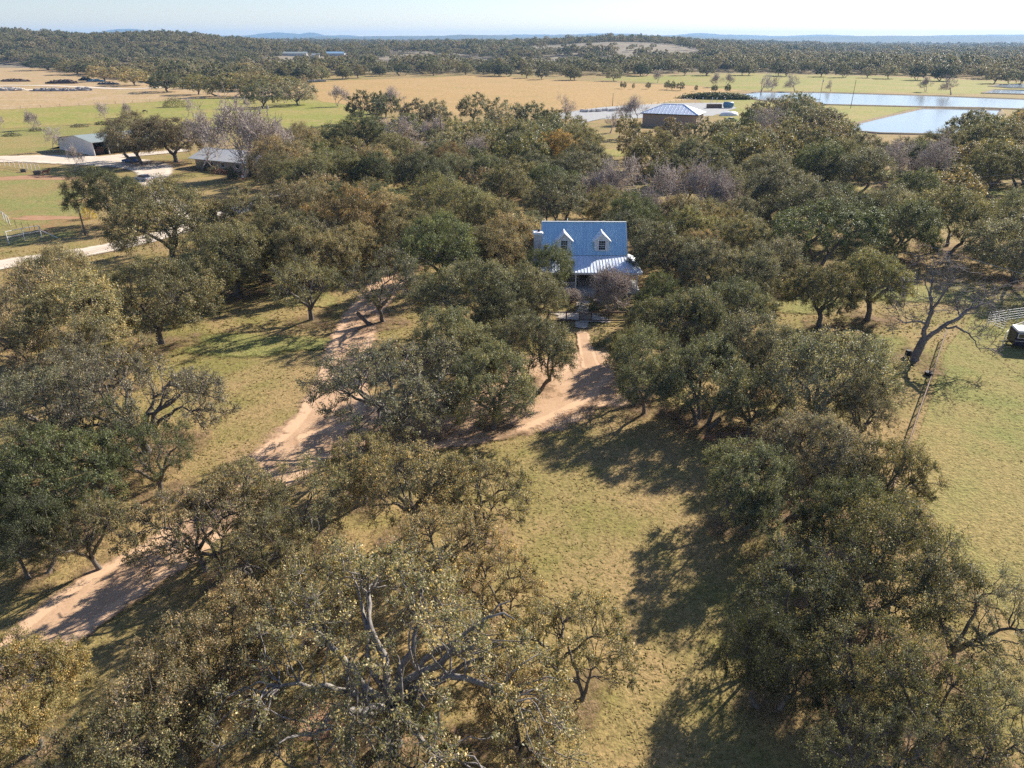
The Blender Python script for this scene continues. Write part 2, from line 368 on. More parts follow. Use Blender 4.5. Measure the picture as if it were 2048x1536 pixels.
def strip(name, pts, mat, z=None, kind='structure'):
    """a road along photo points (px, py, width m): five lanes across so its rims can fray"""
    _lay[0] += 1; z = z if z is not None else .004+.003*_lay[0]
    c = [G(p[0], p[1]) for p in pts]; wd = [p[2] for p in pts]; pp = []; ww = []; STRIPS.append((pp, ww))
    for i in range(len(c)-1):                        # Catmull-Rom
        p0, p1, p2, p3 = c[max(i-1, 0)], c[i], c[i+1], c[min(i+2, len(c)-1)]
        n = max(3, int((p2-p1).length/1.2))
        for k in range(n):
            t = k/n; q = .5*((2*p1)+(p2-p0)*t+(2*p0-5*p1+4*p2-p3)*t*t+(3*p1-p0-3*p2+p3)*t**3)
            pp.append(q); ww.append(wd[i]*(1-t)+wd[i+1]*t)
    pp.append(c[-1]); ww.append(wd[-1]); lanes = (-1, -.6, -.3, 0, .3, .6, 1); e = (0, .6, .85, 1, .85, .6, 0); v = []; at = []
    for i, q in enumerate(pp):
        d = (pp[min(i+1, len(pp)-1)]-pp[max(i-1, 0)]).normalized(); nr = Vector((-d.y, d.x, 0))
        for l, ee in zip(lanes, e):
            r = q+nr*l*ww[i]*.72; v.append((r.x, r.y, z)); at.append(ee if 0 < i < len(pp)-1 else 0)
    n = len(lanes); f = [(i*n+j, (i+1)*n+j, (i+1)*n+j+1, i*n+j+1) for i in range(len(pp)-1) for j in range(n-1)]
    mb = MB(); mb.add(v, f); o = mb.build(name, mat); o['kind'] = kind
    a = o.data.attributes.new('edge', 'FLOAT', 'POINT'); a.data.foreach_set('value', at); return o
def blob(name, cx, cy, rx, ry, mat, seed=1, kind='structure', z=None):
    """round-ish worn patch, metres, with a fraying rim"""
    _lay[0] += 1; z = z if z is not None else .004+.003*_lay[0]
    rng = random.Random(seed); c = G(cx, cy); n = 28; v = [(c.x, c.y, z)]; at = [1.0]
    for ring, e in ((.5, .8), (.8, .4), (1, 0)):
        for k in range(n):
            a = 2*math.pi*k/n; s = ring*(1+.18*math.sin(3*a+seed)+.1*math.sin(5*a+2*seed)); v.append((c.x+rx*s*math.cos(a), c.y+ry*s*math.sin(a), z)); at.append(e)
    f = [(0, 1+k, 1+(k+1) % n) for k in range(n)]
    for r in range(2): f += [(1+r*n+k, 1+(r+1)*n+k, 1+(r+1)*n+(k+1) % n, 1+r*n+(k+1) % n) for k in range(n)]
    mb = MB(); mb.add(v, f); o = mb.build(name, mat); o['kind'] = kind
    a = o.data.attributes.new('edge', 'FLOAT', 'POINT'); a.data.foreach_set('value', at); return o

sheet('field_green', [(-260, 222), (0, 219), (300, 204), (500, 191), (640, 200), (730, 214), (760, 235), (655, 262), (520, 262), (300, 252), (120, 250), (0, 258), (-260, 266)], M['green'], jit=1.2)
sheet('field_weedy', [(-260, 266), (0, 258), (120, 250), (300, 252), (520, 262), (440, 285), (300, 262), (225, 268), (110, 300), (0, 312), (-260, 330)], M['pasture'], jit=1)
sheet('field_tan', [(-300, 128), (100, 131), (200, 148), (330, 172), (470, 178), (625, 166), (632, 196), (500, 191.5), (300, 204.5), (0, 219.5), (-300, 224)], M['tan'], jit=1.5)
sheet('hayfield', [(618, 166), (700, 160), (860, 155), (960, 150), (1080, 158), (1250, 166), (1400, 173), (1490, 181), (1390, 196), (1290, 211), (1150, 222), (930, 232), (740, 222), (630, 200)], M['hay'], jit=2)
sheet('field_green_far', [(1180, 158), (1300, 151), (1500, 147), (1760, 153), (2080, 166), (2080, 190), (1850, 187), (1490, 181.5), (1380, 171)], M['green'], jit=2)
sheet('field_green_bank', [(1390, 199), (1500, 190), (1700, 206), (1850, 213), (1760, 236), (1690, 262), (1720, 282), (1500, 262), (1420, 226)], M['green'], jit=1)
sheet('gravel_yard', [(1110, 226), (1200, 214), (1330, 206), (1460, 205), (1480, 216), (1430, 232), (1180, 240), (1100, 238)], M['gravel'], jit=.6)
sheet('pasture_right', [(1886, 694), (1985, 560), (2150, 545), (2300, 900), (2300, 1400), (2060, 1300), (1880, 1100), (1806, 925)], M['pasture'], jit=.3, rim=.8)
sheet('paddock', [(-200, 345), (0, 338), (80, 350), (140, 357), (185, 395), (182, 440), (168, 470), (60, 492), (-200, 530)], M['paddock'], jit=.4)
blob('red_earth', 60, 356, 15, 4, M['redsoil'], 3)
blob('red_earth', 95, 436, 9, 2.4, M['redsoil'], 8)
blob('bare_earth', 1040, 800, 9, 7, M['drive'], 5)
blob('bare_earth', 1120, 775, 9, 8, M['drive'], 2)
blob('bare_earth', 680, 855, 6.5, 6, M['drive'], 4)
blob('bare_earth', 1480, 880, 3.5, 2.2, M['redsoil'], 6)
blob('bare_earth', 640, 1440, 2.4, 1.4, M['redsoil'], 12)
for i_, (cx_, cy_, rx_, ry_) in enumerate([(1235, 305, 9, 9), (1640, 372, 12, 10), (1590, 300, 10, 9), (1960, 395, 22, 8), (1700, 262, 14, 8), (1420, 320, 9, 8), (1330, 345, 9, 7), (1850, 300, 12, 9), (1760, 345, 9, 8), (1990, 330, 12, 9), (700, 320, 8, 8), (1000, 265, 16, 8), (1080, 255, 14, 8), (700, 520, 4, 3), (1420, 450, 6, 4), (1560, 440, 6, 5), (1900, 590, 14, 6), (1700, 700, 9, 6), (1600, 610, 7, 4), (520, 690, 11, 4), (700, 700, 2, 5), (620, 600, 5, 4)]):
    blob('grass_patch', cx_, cy_, rx_, ry_, M['green' if cy_ < 460 else 'pasture'], 20+i_)
strip('dirt_drive', [(-140, 1470, 4.2), (55, 1305, 4.2), (200, 1190, 4.6), (330, 1112, 4.5), (450, 1020, 4.5), (560, 930, 5.9), (650, 850, 6.4), (685, 760, 5.1), (700, 700, 5.0), (722, 640, 4.7), (760, 585, 4.5), (800, 545, 4.6), (850, 515, 4.6), (900, 500, 3.8)], M['drive'])
strip('dirt_drive', [(585, 905, 4.5), (700, 878, 5.9), (830, 868, 5.6), (960, 855, 5.4), (1060, 820, 5.9), (1130, 780, 6.7), (1185, 735, 5.4), (1180, 700, 2.6)], M['drive'])
strip('garden_path', [(1163, 660, 1.4), (1163, 640, 1.5), (1166, 600, 1.6)], M['garden'])
strip('dirt_path', [(1185, 745, 2.2), (1172, 700, 1.5), (1164, 662, 1.3)], M['drive'])
blob('garden_gravel', 1150, 632, 3.4, 1.8, M['garden'], 7)
blob('garden_gravel', 1185, 640, 2.6, 1.6, M['garden'], 3)
strip('caliche_road', [(-200, 566, 5.5), (0, 531, 5.5), (100, 516, 5.5), (205, 499, 5.2), (300, 477, 5.2), (400, 448, 5.2), (480, 420, 5.2), (530, 396, 5), (560, 380, 4)], M['caliche'])
strip('caliche_yard', [(-160, 322, 12), (0, 319, 12), (80, 318, 13), (160, 321, 14), (230, 325, 13), (285, 331, 12), (310, 345, 8), (300, 372, 5), (330, 400, 4), (400, 440, 4)], M['caliche'])
strip('caliche_yard', [(190, 318, 6), (250, 312, 7), (320, 306, 6), (380, 300, 5)], M['caliche'])
strip('track', [(-100, 172, 9), (60, 171, 9), (160, 174, 9), (250, 178, 8), (340, 174, 7), (420, 168, 5)], M['caliche'])
strip('gravel_track', [(1120, 262, 3), (1160, 246, 3.5), (1220, 233, 4), (1280, 226, 4), (1340, 222, 3)], M['gravel'])
blob('bare_ground', 40, 180, 46, 9, M['caliche'], 4)
# ponds: water lies half a metre below its banks' rims
def pond(pts, bankw=2.4, seed=0):
    w_ = [G(*p) for p in pts]; n = len(w_); c = sum(w_, Vector())/n
    ring = []
    for i in range(n):
        a, b = w_[i], w_[(i+1) % n]; k = max(1, int((b-a).length/12))
        for j in range(k): ring.append(a.lerp(b, j/k))
    rng = random.Random(seed); mw = MB(); mb = MB(); m = len(ring)
    zs = [(0.0, .06), (.35, .55), (.72, .5), (1.0, .04)]
    rows = []
    for i, q in enumerate(ring):
        p0, p1 = ring[i-1], ring[(i+1) % m]; t = (p1-p0).normalized(); nr = Vector((t.y, -t.x, 0))
        if nr.dot(q-c) < 0: nr = -nr
        j = rng.uniform(-.3, .3); rows.append([q+nr*(bankw*f+(j if f < .1 else 0))+Vector((0, 0, z)) for f, z in zs])
    bm = bmesh.new(); f = bm.faces.new([bm.verts.new((r[0].x, r[0].y, .16)) for r in rows])
    if f.normal.z < 0: f.normal_flip()
    bmesh.ops.triangulate(bm, faces=[f]); me = bpy.data.meshes.new('pond_water'); bm.to_mesh(me); bm.free(); me.materials.append(M['water'])
    o = bpy.data.objects.new('pond_water', me); COL.objects.link(o); o['kind'] = 'structure'
    v = [p for r in rows for p in r]; f = [(i*4+k, ((i+1) % m)*4+k, ((i+1) % m)*4+k+1, i*4+k+1) for i in range(m) for k in range(3)]
    mb.add(v, f); b = mb.build('pond_bank', M['bank'], smooth=True); b['kind'] = 'structure'
pond([(1467, 191), (1520, 185), (1640, 186), (1830, 191.5), (2004, 198), (2140, 203), (2140, 222), (1960, 216), (1819, 213.5), (1650, 209.5), (1530, 202)], 3.2, 1)
pond([(1688, 256), (1760, 238), (1849, 218), (1929, 219.5), (2000, 221), (1985, 240), (1930, 262), (1905, 270), (1760, 267), (1702, 262)], 2.4, 2)
pond([(1966, 187), (1990, 180), (2048, 181.5), (2110, 183), (2110, 190), (2030, 188.6)], 2.2, 3)
pond([(1981, 173), (2000, 169.5), (2060, 168.5), (2120, 170), (2120, 177), (2020, 176.5)], 2.2, 4)
# ------------------------------------------------------------------ trees
def wig(rng, a, b, n, wob, arch=0.0):
    """a crooked limb from a to b"""
    a = np.asarray(a, float); b = np.asarray(b, float); L = np.linalg.norm(b-a); t = np.linspace(0, 1, n)[:, None]
    p = a+(b-a)*t; p[:, 2] += (arch*L*4*t*(1-t))[:, 0]
    k = rng.normal(size=(n, 3))*wob*L; k[0] = 0; k[-1] = 0
    if n > 3: k[1:-1] = (k[1:-1]*.6+np.roll(k, 1, 0)[1:-1]*.25+np.roll(k, -1, 0)[1:-1]*.25)
    k[:, 2] *= .7
    return p+k
def leaves_mesh(name, pos, ax, nrm, ln, wd, lv, twigs, mats):
    """diamond leaves + twig tubes as one crown mesh"""
    n = len(pos); u = ax/np.linalg.norm(ax, axis=1, keepdims=True)
    v = np.cross(nrm, u); v /= (np.linalg.norm(v, axis=1, keepdims=True)+1e-9)
    up = np.cross(u, v)
    a = pos-u*ln[:, None]/2; b = pos+v*wd[:, None]/2+up*wd[:, None]*.12; c = pos+u*ln[:, None]/2; d = pos-v*wd[:, None]/2+up*wd[:, None]*.12
    V = np.stack([a, b, c, d], 1).reshape(-1, 3); F = np.arange(4*n).reshape(n, 4)
    tv = np.asarray(twigs.v, float).reshape(-1, 3); tf = np.asarray(twigs.f, int).reshape(-1, 4) if twigs.f else np.zeros((0, 4), int)
    V = np.concatenate([V, tv]); nf = n+len(tf); F = np.concatenate([F, tf+4*n])
    me = bpy.data.meshes.new(name); me.vertices.add(len(V)); me.vertices.foreach_set('co', V.astype('f').ravel())
    me.loops.add(nf*4); me.loops.foreach_set('vertex_index', F.astype('i').ravel())
    me.polygons.add(nf); me.polygons.foreach_set('loop_start', (np.arange(nf)*4).astype('i')); me.polygons.foreach_set('loop_total', np.full(nf, 4, 'i'))
    me.polygons.foreach_set('material_index', np.concatenate([np.zeros(n, 'i'), np.ones(len(tf), 'i')]))
    for m in mats: me.materials.append(m)
    at = me.attributes.new('lv', 'FLOAT', 'FACE'); at.data.foreach_set('value', np.concatenate([lv, np.full(len(tf), .5)]).astype('f'))
    me.update(calc_edges=True); return me
def oak(seed, nclump=70, ntw=24, nleaf=22, leaf=(.115, .07), cr=(.95, 1.55), R=6.0, H=8.2, fork=1.5, tr=.36, nlimb=5, fill=.7, gap=0.0, twig_r=.011, low=-.25, drop=1.9, nj=.62, stems=1, mats=('leaf', 'bark'), extra_limbs=0):
    rng = np.random.default_rng(seed); zb = H*.47
    ph = rng.uniform(0, 6.28, 4)
    def lobe(az): return 1+.16*math.sin(2*az+ph[0])+.13*math.sin(3*az+ph[1])+.07*math.sin(5*az+ph[2])
    cl = []
    i = 0
    while len(cl) < nclump and i < 4000:
        i += 1
        az = rng.uniform(0, 2*math.pi); s = rng.uniform(low, 1.0); el = math.asin(max(-1, min(1, s)))
        if gap and math.sin(3*az+ph[3])*math.cos(2.3*el+ph[1]) > 1-gap: continue
        k = rng.uniform(.45, 1)**.45; r = R*lobe(az)*k-.9; cc = rng.uniform(*cr)
        c = np.array([r*math.cos(el)**.8*math.cos(az), r*math.cos(el)**.8*math.sin(az), zb+(H-zb-.6)*math.sin(el)*k*(.9+.2*math.sin(az+ph[3])) if s > 0 else zb+drop*s])
        if any(np.linalg.norm((c-q)*(1, 1, 1.2)) < .62*(cc+w_)*(.85 if fill > .6 else .95) for q, w_ in cl) and i < 3000: continue
        cl.append((c, cc))
    C = np.array([c for c, _ in cl]); order = np.argsort(np.arctan2(C[:, 1], C[:, 0]))
    trunk = MB(); tw = MB(); heads = []
    for st in range(stems):
        off = np.array([rng.normal()*.7, rng.normal()*.7, 0.]) if stems > 1 else np.zeros(3)
        ft = np.array([off[0]*2.2+rng.normal()*.35, off[1]*2.2+rng.normal()*.35, fork*rng.uniform(.9, 1.5)]); heads.append(ft)
        p = wig(rng, off+np.array([0, 0, -.25]), ft, 6, .04); trr = tr/(stems**.5)
        trunk.tube(p, np.array([1.5, 1.12, .98, .92, .9, .88])*trr, 8)
    groups = np.array_split(order, nlimb)
    limbs = []
    for g in groups:
        m = C[g].mean(0); m = m*np.array([.92, .92, .88]); hd = min(heads, key=lambda h: np.linalg.norm(h[:2]-m[:2]*.4))
        n = 10; p = wig(rng, hd-np.array([0, 0, .15]), m, n, .05, .10); r0 = tr*.60/(stems**.35); trunk.tube(p, np.linspace(r0, r0*.28, n), 7); limbs.append((p, r0))
    for _ in range(extra_limbs):
        az = rng.uniform(0, 6.28); hd = heads[0]; e = np.array([R*.75*math.cos(az), R*.75*math.sin(az), H*rng.uniform(.45, .9)])
        n = 12; p = wig(rng, hd-np.array([0, 0, .15]), e, n, .045, .08); trunk.tube(p, np.linspace(tr*.5, .03, n), 6); limbs.append((p, tr*.6))
    for gi, g in enumerate(groups):
        pl, r0 = limbs[gi]
        for j in g:
            c = C[j]; cand = pl[2:]; d = np.linalg.norm(cand-c, axis=1)+np.arange(len(cand))*.12; k = 2+int(np.argmin(d))
            q = wig(rng, pl[k], c, 7, .10, .05); r1 = max(.045, r0*(1-.72*k/9)*.42); trunk.tube(q, np.linspace(r1, .026, 7), 5, cap=False)
    pos = []; ax = []; nr = []; lv = []
    for c, cc in cl:
        out = (c-np.array([0, 0, zb*.8])); out /= np.linalg.norm(out)+1e-6; cv = rng.random()
        for t in range(ntw):
            d = rng.normal(size=3); d /= np.linalg.norm(d); d = d+out*.55+np.array([0, 0, .22]); d /= np.linalg.norm(d)
            L = cc*rng.uniform(.55, 1.12); a = c+d*.08*cc; b = c+d*np.array([1, 1, .80])*L
            p = wig(rng, a, b, 3, .10)
            if twig_r: tw.tube(p, np.array([1.6, 1.1, .6])*twig_r, 3, cap=False)
            m = max(2, int(nleaf*rng.uniform(.75, 1.25))); tt = rng.uniform(.30, 1.06, m)
            base_ = a+(b-a)*tt[:, None]+rng.normal(size=(m, 3))*.085*cc
            pos.append(base_); ax.append(d*.5+rng.normal(size=(m, 3))*.75); nr.append(rng.normal(size=(m, 3))*nj+d*1.15+out*.25+np.array([0, 0, .35]))
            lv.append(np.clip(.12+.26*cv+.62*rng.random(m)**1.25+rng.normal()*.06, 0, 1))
    pos = np.concatenate(pos); ax = np.concatenate(ax); nr = np.concatenate(nr); lv = np.concatenate(lv); n = len(pos)
    sc = rng.uniform(.5, 1.45, n)
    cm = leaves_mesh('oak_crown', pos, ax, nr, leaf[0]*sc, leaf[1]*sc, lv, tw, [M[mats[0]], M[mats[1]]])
    tm = bpy.data.meshes.new('oak_trunk'); tm.from_pydata(trunk.v, [], trunk.f); tm.materials.append(M[mats[1]]); tm.polygons.foreach_set('use_smooth', [True]*len(tm.polygons)); tm.update()
    return tm, cm, R, H
def bare(seed, R=5.0, H=9.0, fork=2.2, tr=.30, lv=4, nb=4, twn=1.0, mat='barebark', multi=1, up=.35, minr=.010, k_=1.0, starts=None):
    """a leafless tree: forking limbs down to hair-thin twigs (first run only measures its spread)"""
    if k_ == 1.0 and not starts: k_ = bare(seed, R, H, fork, tr, lv, nb, twn, mat, multi, up, minr, 1.0001)
    tr /= k_; minr /= k_
    rng = np.random.default_rng(seed); trunk = MB(); tw = MB()
    def grow(a, d, L, r, level):
        n = 6 if level < 2 else 4; pts = [np.array(a, float)]; dd = d.copy()
        for i in range(n):
            dd = dd+rng.normal(size=3)*(.22 if level < 3 else .28)+np.array([0, 0, up*.22]); dd /= np.linalg.norm(dd); pts.append(pts[-1]+dd*L/n)
        pts = np.array(pts); (trunk if level < 2 else tw).tube(pts, np.maximum(np.linspace(r, r*.42, n+1), minr), 7 if level == 0 else (5 if level < 3 else 3), cap=False)
        if level >= lv: return
        k = nb+(1 if level == 0 else 0) if level < 2 else int(round((nb+1)*twn))
        for j in range(k):
            s = rng.uniform(.35, 1.0) if level else rng.uniform(.75, 1); i = min(n, int(s*n+.5)); b = pts[i]
            e = rng.normal(size=3); e -= e.dot(dd)*dd; e /= np.linalg.norm(e)+1e-6
            sp = rng.uniform(.5, 1.05); nd = dd*(1-.35*sp)+e*sp*.9+np.array([0, 0, up*.4]); nd[2] = max(nd[2], -.25); nd /= np.linalg.norm(nd)
            grow(b, nd, L*rng.uniform(.62, .9), max(minr, r*.42*(1.25-.5*s)), level+1)
    for pts, r0, r1, kids, L in starts or ():
        pts = np.array(pts, float); t_ = np.linspace(0, len(pts)-1, 3*len(pts)); q = np.stack([np.interp(t_, range(len(pts)), pts[:, i]) for i in range(3)], 1); q[1:-1] += rng.normal(size=(len(q)-2, 3))*.07
        trunk.tube(q, np.linspace(r0, r1, len(q)), 8, cap=False)
        for j in range(kids):
            i = int(len(q)*(.38+.6*(j+.5)/kids)); i = min(i, len(q)-2); dd = q[i+1]-q[i]; dd /= np.linalg.norm(dd); e = rng.normal(size=3); e -= e.dot(dd)*dd; e /= np.linalg.norm(e); nd = dd*.7+e*.85; nd[2] = max(nd[2], -.15)+.1; nd /= np.linalg.norm(nd)
            grow(q[i], nd, L*rng.uniform(.75, 1.15), r0+(r1-r0)*i/len(q)-.01 if j == kids-1 else (r0+(r1-r0)*i/len(q))*.55, 2)
    for m in range(0 if starts else multi):
        d = np.array([rng.normal()*(.12 if multi == 1 else .45), rng.normal()*(.12 if multi == 1 else .45), 1.]); d /= np.linalg.norm(d)
        grow(np.array([rng.normal()*.12*(multi > 1), rng.normal()*.12*(multi > 1), -.2]), d, fork+.6, tr/(multi**.5), 0)
    V = np.concatenate([np.array(trunk.v), np.array(tw.v)]); r = np.percentile(np.hypot(V[:, 0], V[:, 1]), 97); h = np.percentile(V[:, 2], 99)
    if k_ == 1.0001: return (R/r)**.7*(H/h)**.3
    ms = []
    if starts: r, h, R, H = R, H, R, H; R = H = r = h = 1.0
    for nm, q in (('bare_trunk', trunk), ('bare_crown', tw)):
        me = bpy.data.meshes.new(nm); vv = np.array(q.v)*np.array([R/r, R/r, H/h]); me.from_pydata(vv.tolist(), [], q.f); me.materials.append(M[mat]); me.polygons.foreach_set('use_smooth', [True]*len(me.polygons)); me.update(); ms.append(me)
    return ms[0], ms[1], R, H
PROTO = {
 'D': [oak(11, 82, 25, 29), oak(12, 84, 25, 29, nlimb=6, low=-.6, drop=2.6, fork=1.1), oak(13, 88, 24, 29, stems=3, tr=.42), oak(14, 84, 26, 28, cr=(1.0, 1.7), nlimb=4, low=-.5, drop=2.4, fork=1.2),
       oak(15, 96, 22, 28, nlimb=7, gap=.22, cr=(.8, 1.35), fork=1.7), oak(16, 60, 30, 30, cr=(1.25, 2.0), stems=2, low=-.4, drop=2.2), oak(17, 84, 23, 27, gap=.3, stems=4, tr=.46, cr=(.85, 1.5), H=9.0)],
 'M': [oak(21, 66, 19, 17, gap=.35, cr=(.8, 1.45)), oak(22, 60, 19, 17, gap=.4, stems=2, cr=(.8, 1.45)), oak(23, 70, 18, 17, gap=.3, nlimb=6, cr=(.8, 1.4))],
 'S': [oak(31, 84, 16, 18, gap=.45, cr=(.75, 1.45), leaf=(.125, .08), extra_limbs=2, twig_r=.013), oak(32, 78, 16, 18, gap=.5, cr=(.75, 1.5), leaf=(.125, .08), nlimb=6, twig_r=.013), oak(33, 86, 16, 18, gap=.5, cr=(.7, 1.4), leaf=(.125, .08), stems=2, extra_limbs=2, twig_r=.013)],
 'F': [oak(41, 150, 16, 17, gap=.35, cr=(.75, 1.4), leaf=(.12, .078), mats=('leaf', 'palebark'), R=9.0, H=8.6, fork=1.5, tr=.46, nlimb=8, low=-.15, extra_limbs=5, twig_r=.013)],
 'T': [oak(51, 125, 18, 16, gap=.3, cr=(.8, 1.35), leaf=(.125, .07), R=8.0, H=7.6, fork=1.3, tr=.40, nlimb=8, low=-.2, extra_limbs=4, twig_r=.014)],
 'B': [bare(61, lv=6, nb=3, twn=.8, tr=.22, minr=.021), bare(62, R=4.6, H=8.6, lv=6, nb=3, twn=.8, tr=.2, minr=.021), bare(63, R=5, H=8, lv=5, nb=3, twn=.95, multi=3, tr=.28, minr=.021)],
 'N': [bare(68, R=1, H=1, lv=5, nb=3, twn=.75, up=.12, minr=.019, mat='greybark', starts=[
     ([(0, 0, -.2), (.15, 0, 1.1), (.5, .05, 2.4)], .46, .36, 0, 1), ([(.4, 0, 2.1), (.45, .1, 3.6), (.55, .2, 5.0), (.3, .3, 6.6), (-.2, .5, 8.2)], .27, .07, 6, 2.3),
     ([(.45, 0, 2.1), (1.6, -.1, 3.6), (3.0, -.2, 4.9), (4.3, .2, 5.7), (6.0, .5, 6.3)], .26, .06, 7, 2.3), ([(1.6, -.1, 3.6), (2.7, -.5, 3.9), (3.7, -.9, 3.6), (4.5, -1.3, 2.7), (5.1, -1.7, 1.9)], .13, .03, 4, 1.3),
     ([(.48, .1, 3.9), (-.6, -.1, 4.3), (-1.8, -.3, 4.1), (-2.8, -.4, 4.6)], .13, .035, 4, 1.6), ([(.5, .2, 4.8), (1.2, .6, 6.2), (1.9, .8, 7.4), (2.3, 1.0, 8.6)], .15, .04, 5, 1.9)])],
 'Y': [bare(66, R=2.8, H=5.0, fork=1.3, tr=.16, lv=4, nb=4, multi=7, up=.5, minr=.014)],
 'L': [oak(71, 68, 15, 13, leaf=(.25, .16), nj=.42, low=-.7, drop=2.6, fork=.9, tr=.28, twig_r=0), oak(72, 62, 15, 13, leaf=(.25, .16), nj=.42, low=-.7, drop=2.6, fork=.9, tr=.28, twig_r=0, gap=.2), oak(73, 72, 15, 13, leaf=(.25, .16), nj=.42, low=-.7, drop=2.6, fork=.9, tr=.28, twig_r=0, stems=3), oak(74, 60, 15, 13, leaf=(.25, .16), nj=.42, low=-.7, drop=2.6, fork=.9, tr=.28, twig_r=0, gap=.3)],
 'K': [bare(81, R=4.6, H=8.2, lv=4, nb=4, minr=.026), bare(82, R=5, H=8, lv=4, nb=4, minr=.026, multi=2)],
 'X': [oak(91, 32, 13, 10, leaf=(.42, .3), nj=.15, twig_r=0), oak(92, 28, 13, 10, leaf=(.42, .3), nj=.15, twig_r=0, gap=.2), oak(93, 34, 12, 10, leaf=(.42, .3), nj=.15, twig_r=0, stems=2)],
}
# average leaf albedo of each colouring
TINT = {'green': (0.140, 0.162, 0.072), 'dark': (0.108, 0.119, 0.063), 'olive': (0.243, 0.227, 0.119), 'khaki': (0.329, 0.275, 0.158), 'yellow': (0.414, 0.315, 0.149),
        'grey': (0.248, 0.234, 0.167), 'brown': (0.266, 0.221, 0.144), 'orange': (0.324, 0.239, 0.117), 'sage': (0.203, 0.205, 0.122), 'gold': (0.414, 0.288, 0.099)}
rngT = random.Random(5)
CROWNS = []                                            # (x, y, r) of every standing crown
def plant(kind, x, y, r, h, tint, label, group, name=None, rz=None, cat='tree'):
    pro = PROTO[kind]; tm, cm, R0, H0 = pro[rngT.randrange(len(pro))]
    isb = kind in 'BNKY'; name = name or ('bare_tree' if isb else 'oak_tree')
    z = float(terrain(x, y))
    t = thing(name, label, cat, (x, y, z), rngT.uniform(0, 6.28) if rz is None else rz, group); t.scale = (r/R0, r/R0, h/H0)
    a = bpy.data.objects.new('trunk', tm); COL.objects.link(a); a.parent = t
    b = bpy.data.objects.new('crown', cm); COL.objects.link(b); b.parent = t
    if not isb:
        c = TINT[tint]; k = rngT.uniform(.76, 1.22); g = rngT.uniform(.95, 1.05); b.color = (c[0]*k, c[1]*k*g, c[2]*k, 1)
    CROWNS.append((x, y, r if kind != 'N' else 5)); return t
def height_for(r): return max(4.5, min(12.5, 1.15*r+2.8))
def by_base(kind, bx, by, ty, rp, tint, label, group, rz=None):
    """trunk foot, top and half width as the photo shows them"""
    p, dep = P(bx, by); return plant(kind, p.x, p.y, rp*dep/FPX, ztop(p.y, ty), tint, label, group, None, rz)
def at_px(kind, cx, cy, rp, tint, label, group, h=None, name=None, rz=None):
    """crown centre and half width as the photo shows them -> a tree on the ground"""
    r = 5.0
    for _ in range(4):
        hh = h or height_for(r); zc = hh*.60; p, dep = P(cx, cy, zc); r = rp*dep/FPX
    return plant(kind, p.x, p.y, r, h or height_for(r), tint, label, group, name, rz)
GF, GM = 'oaks standing on the front lawn', 'oaks around the house and drive'
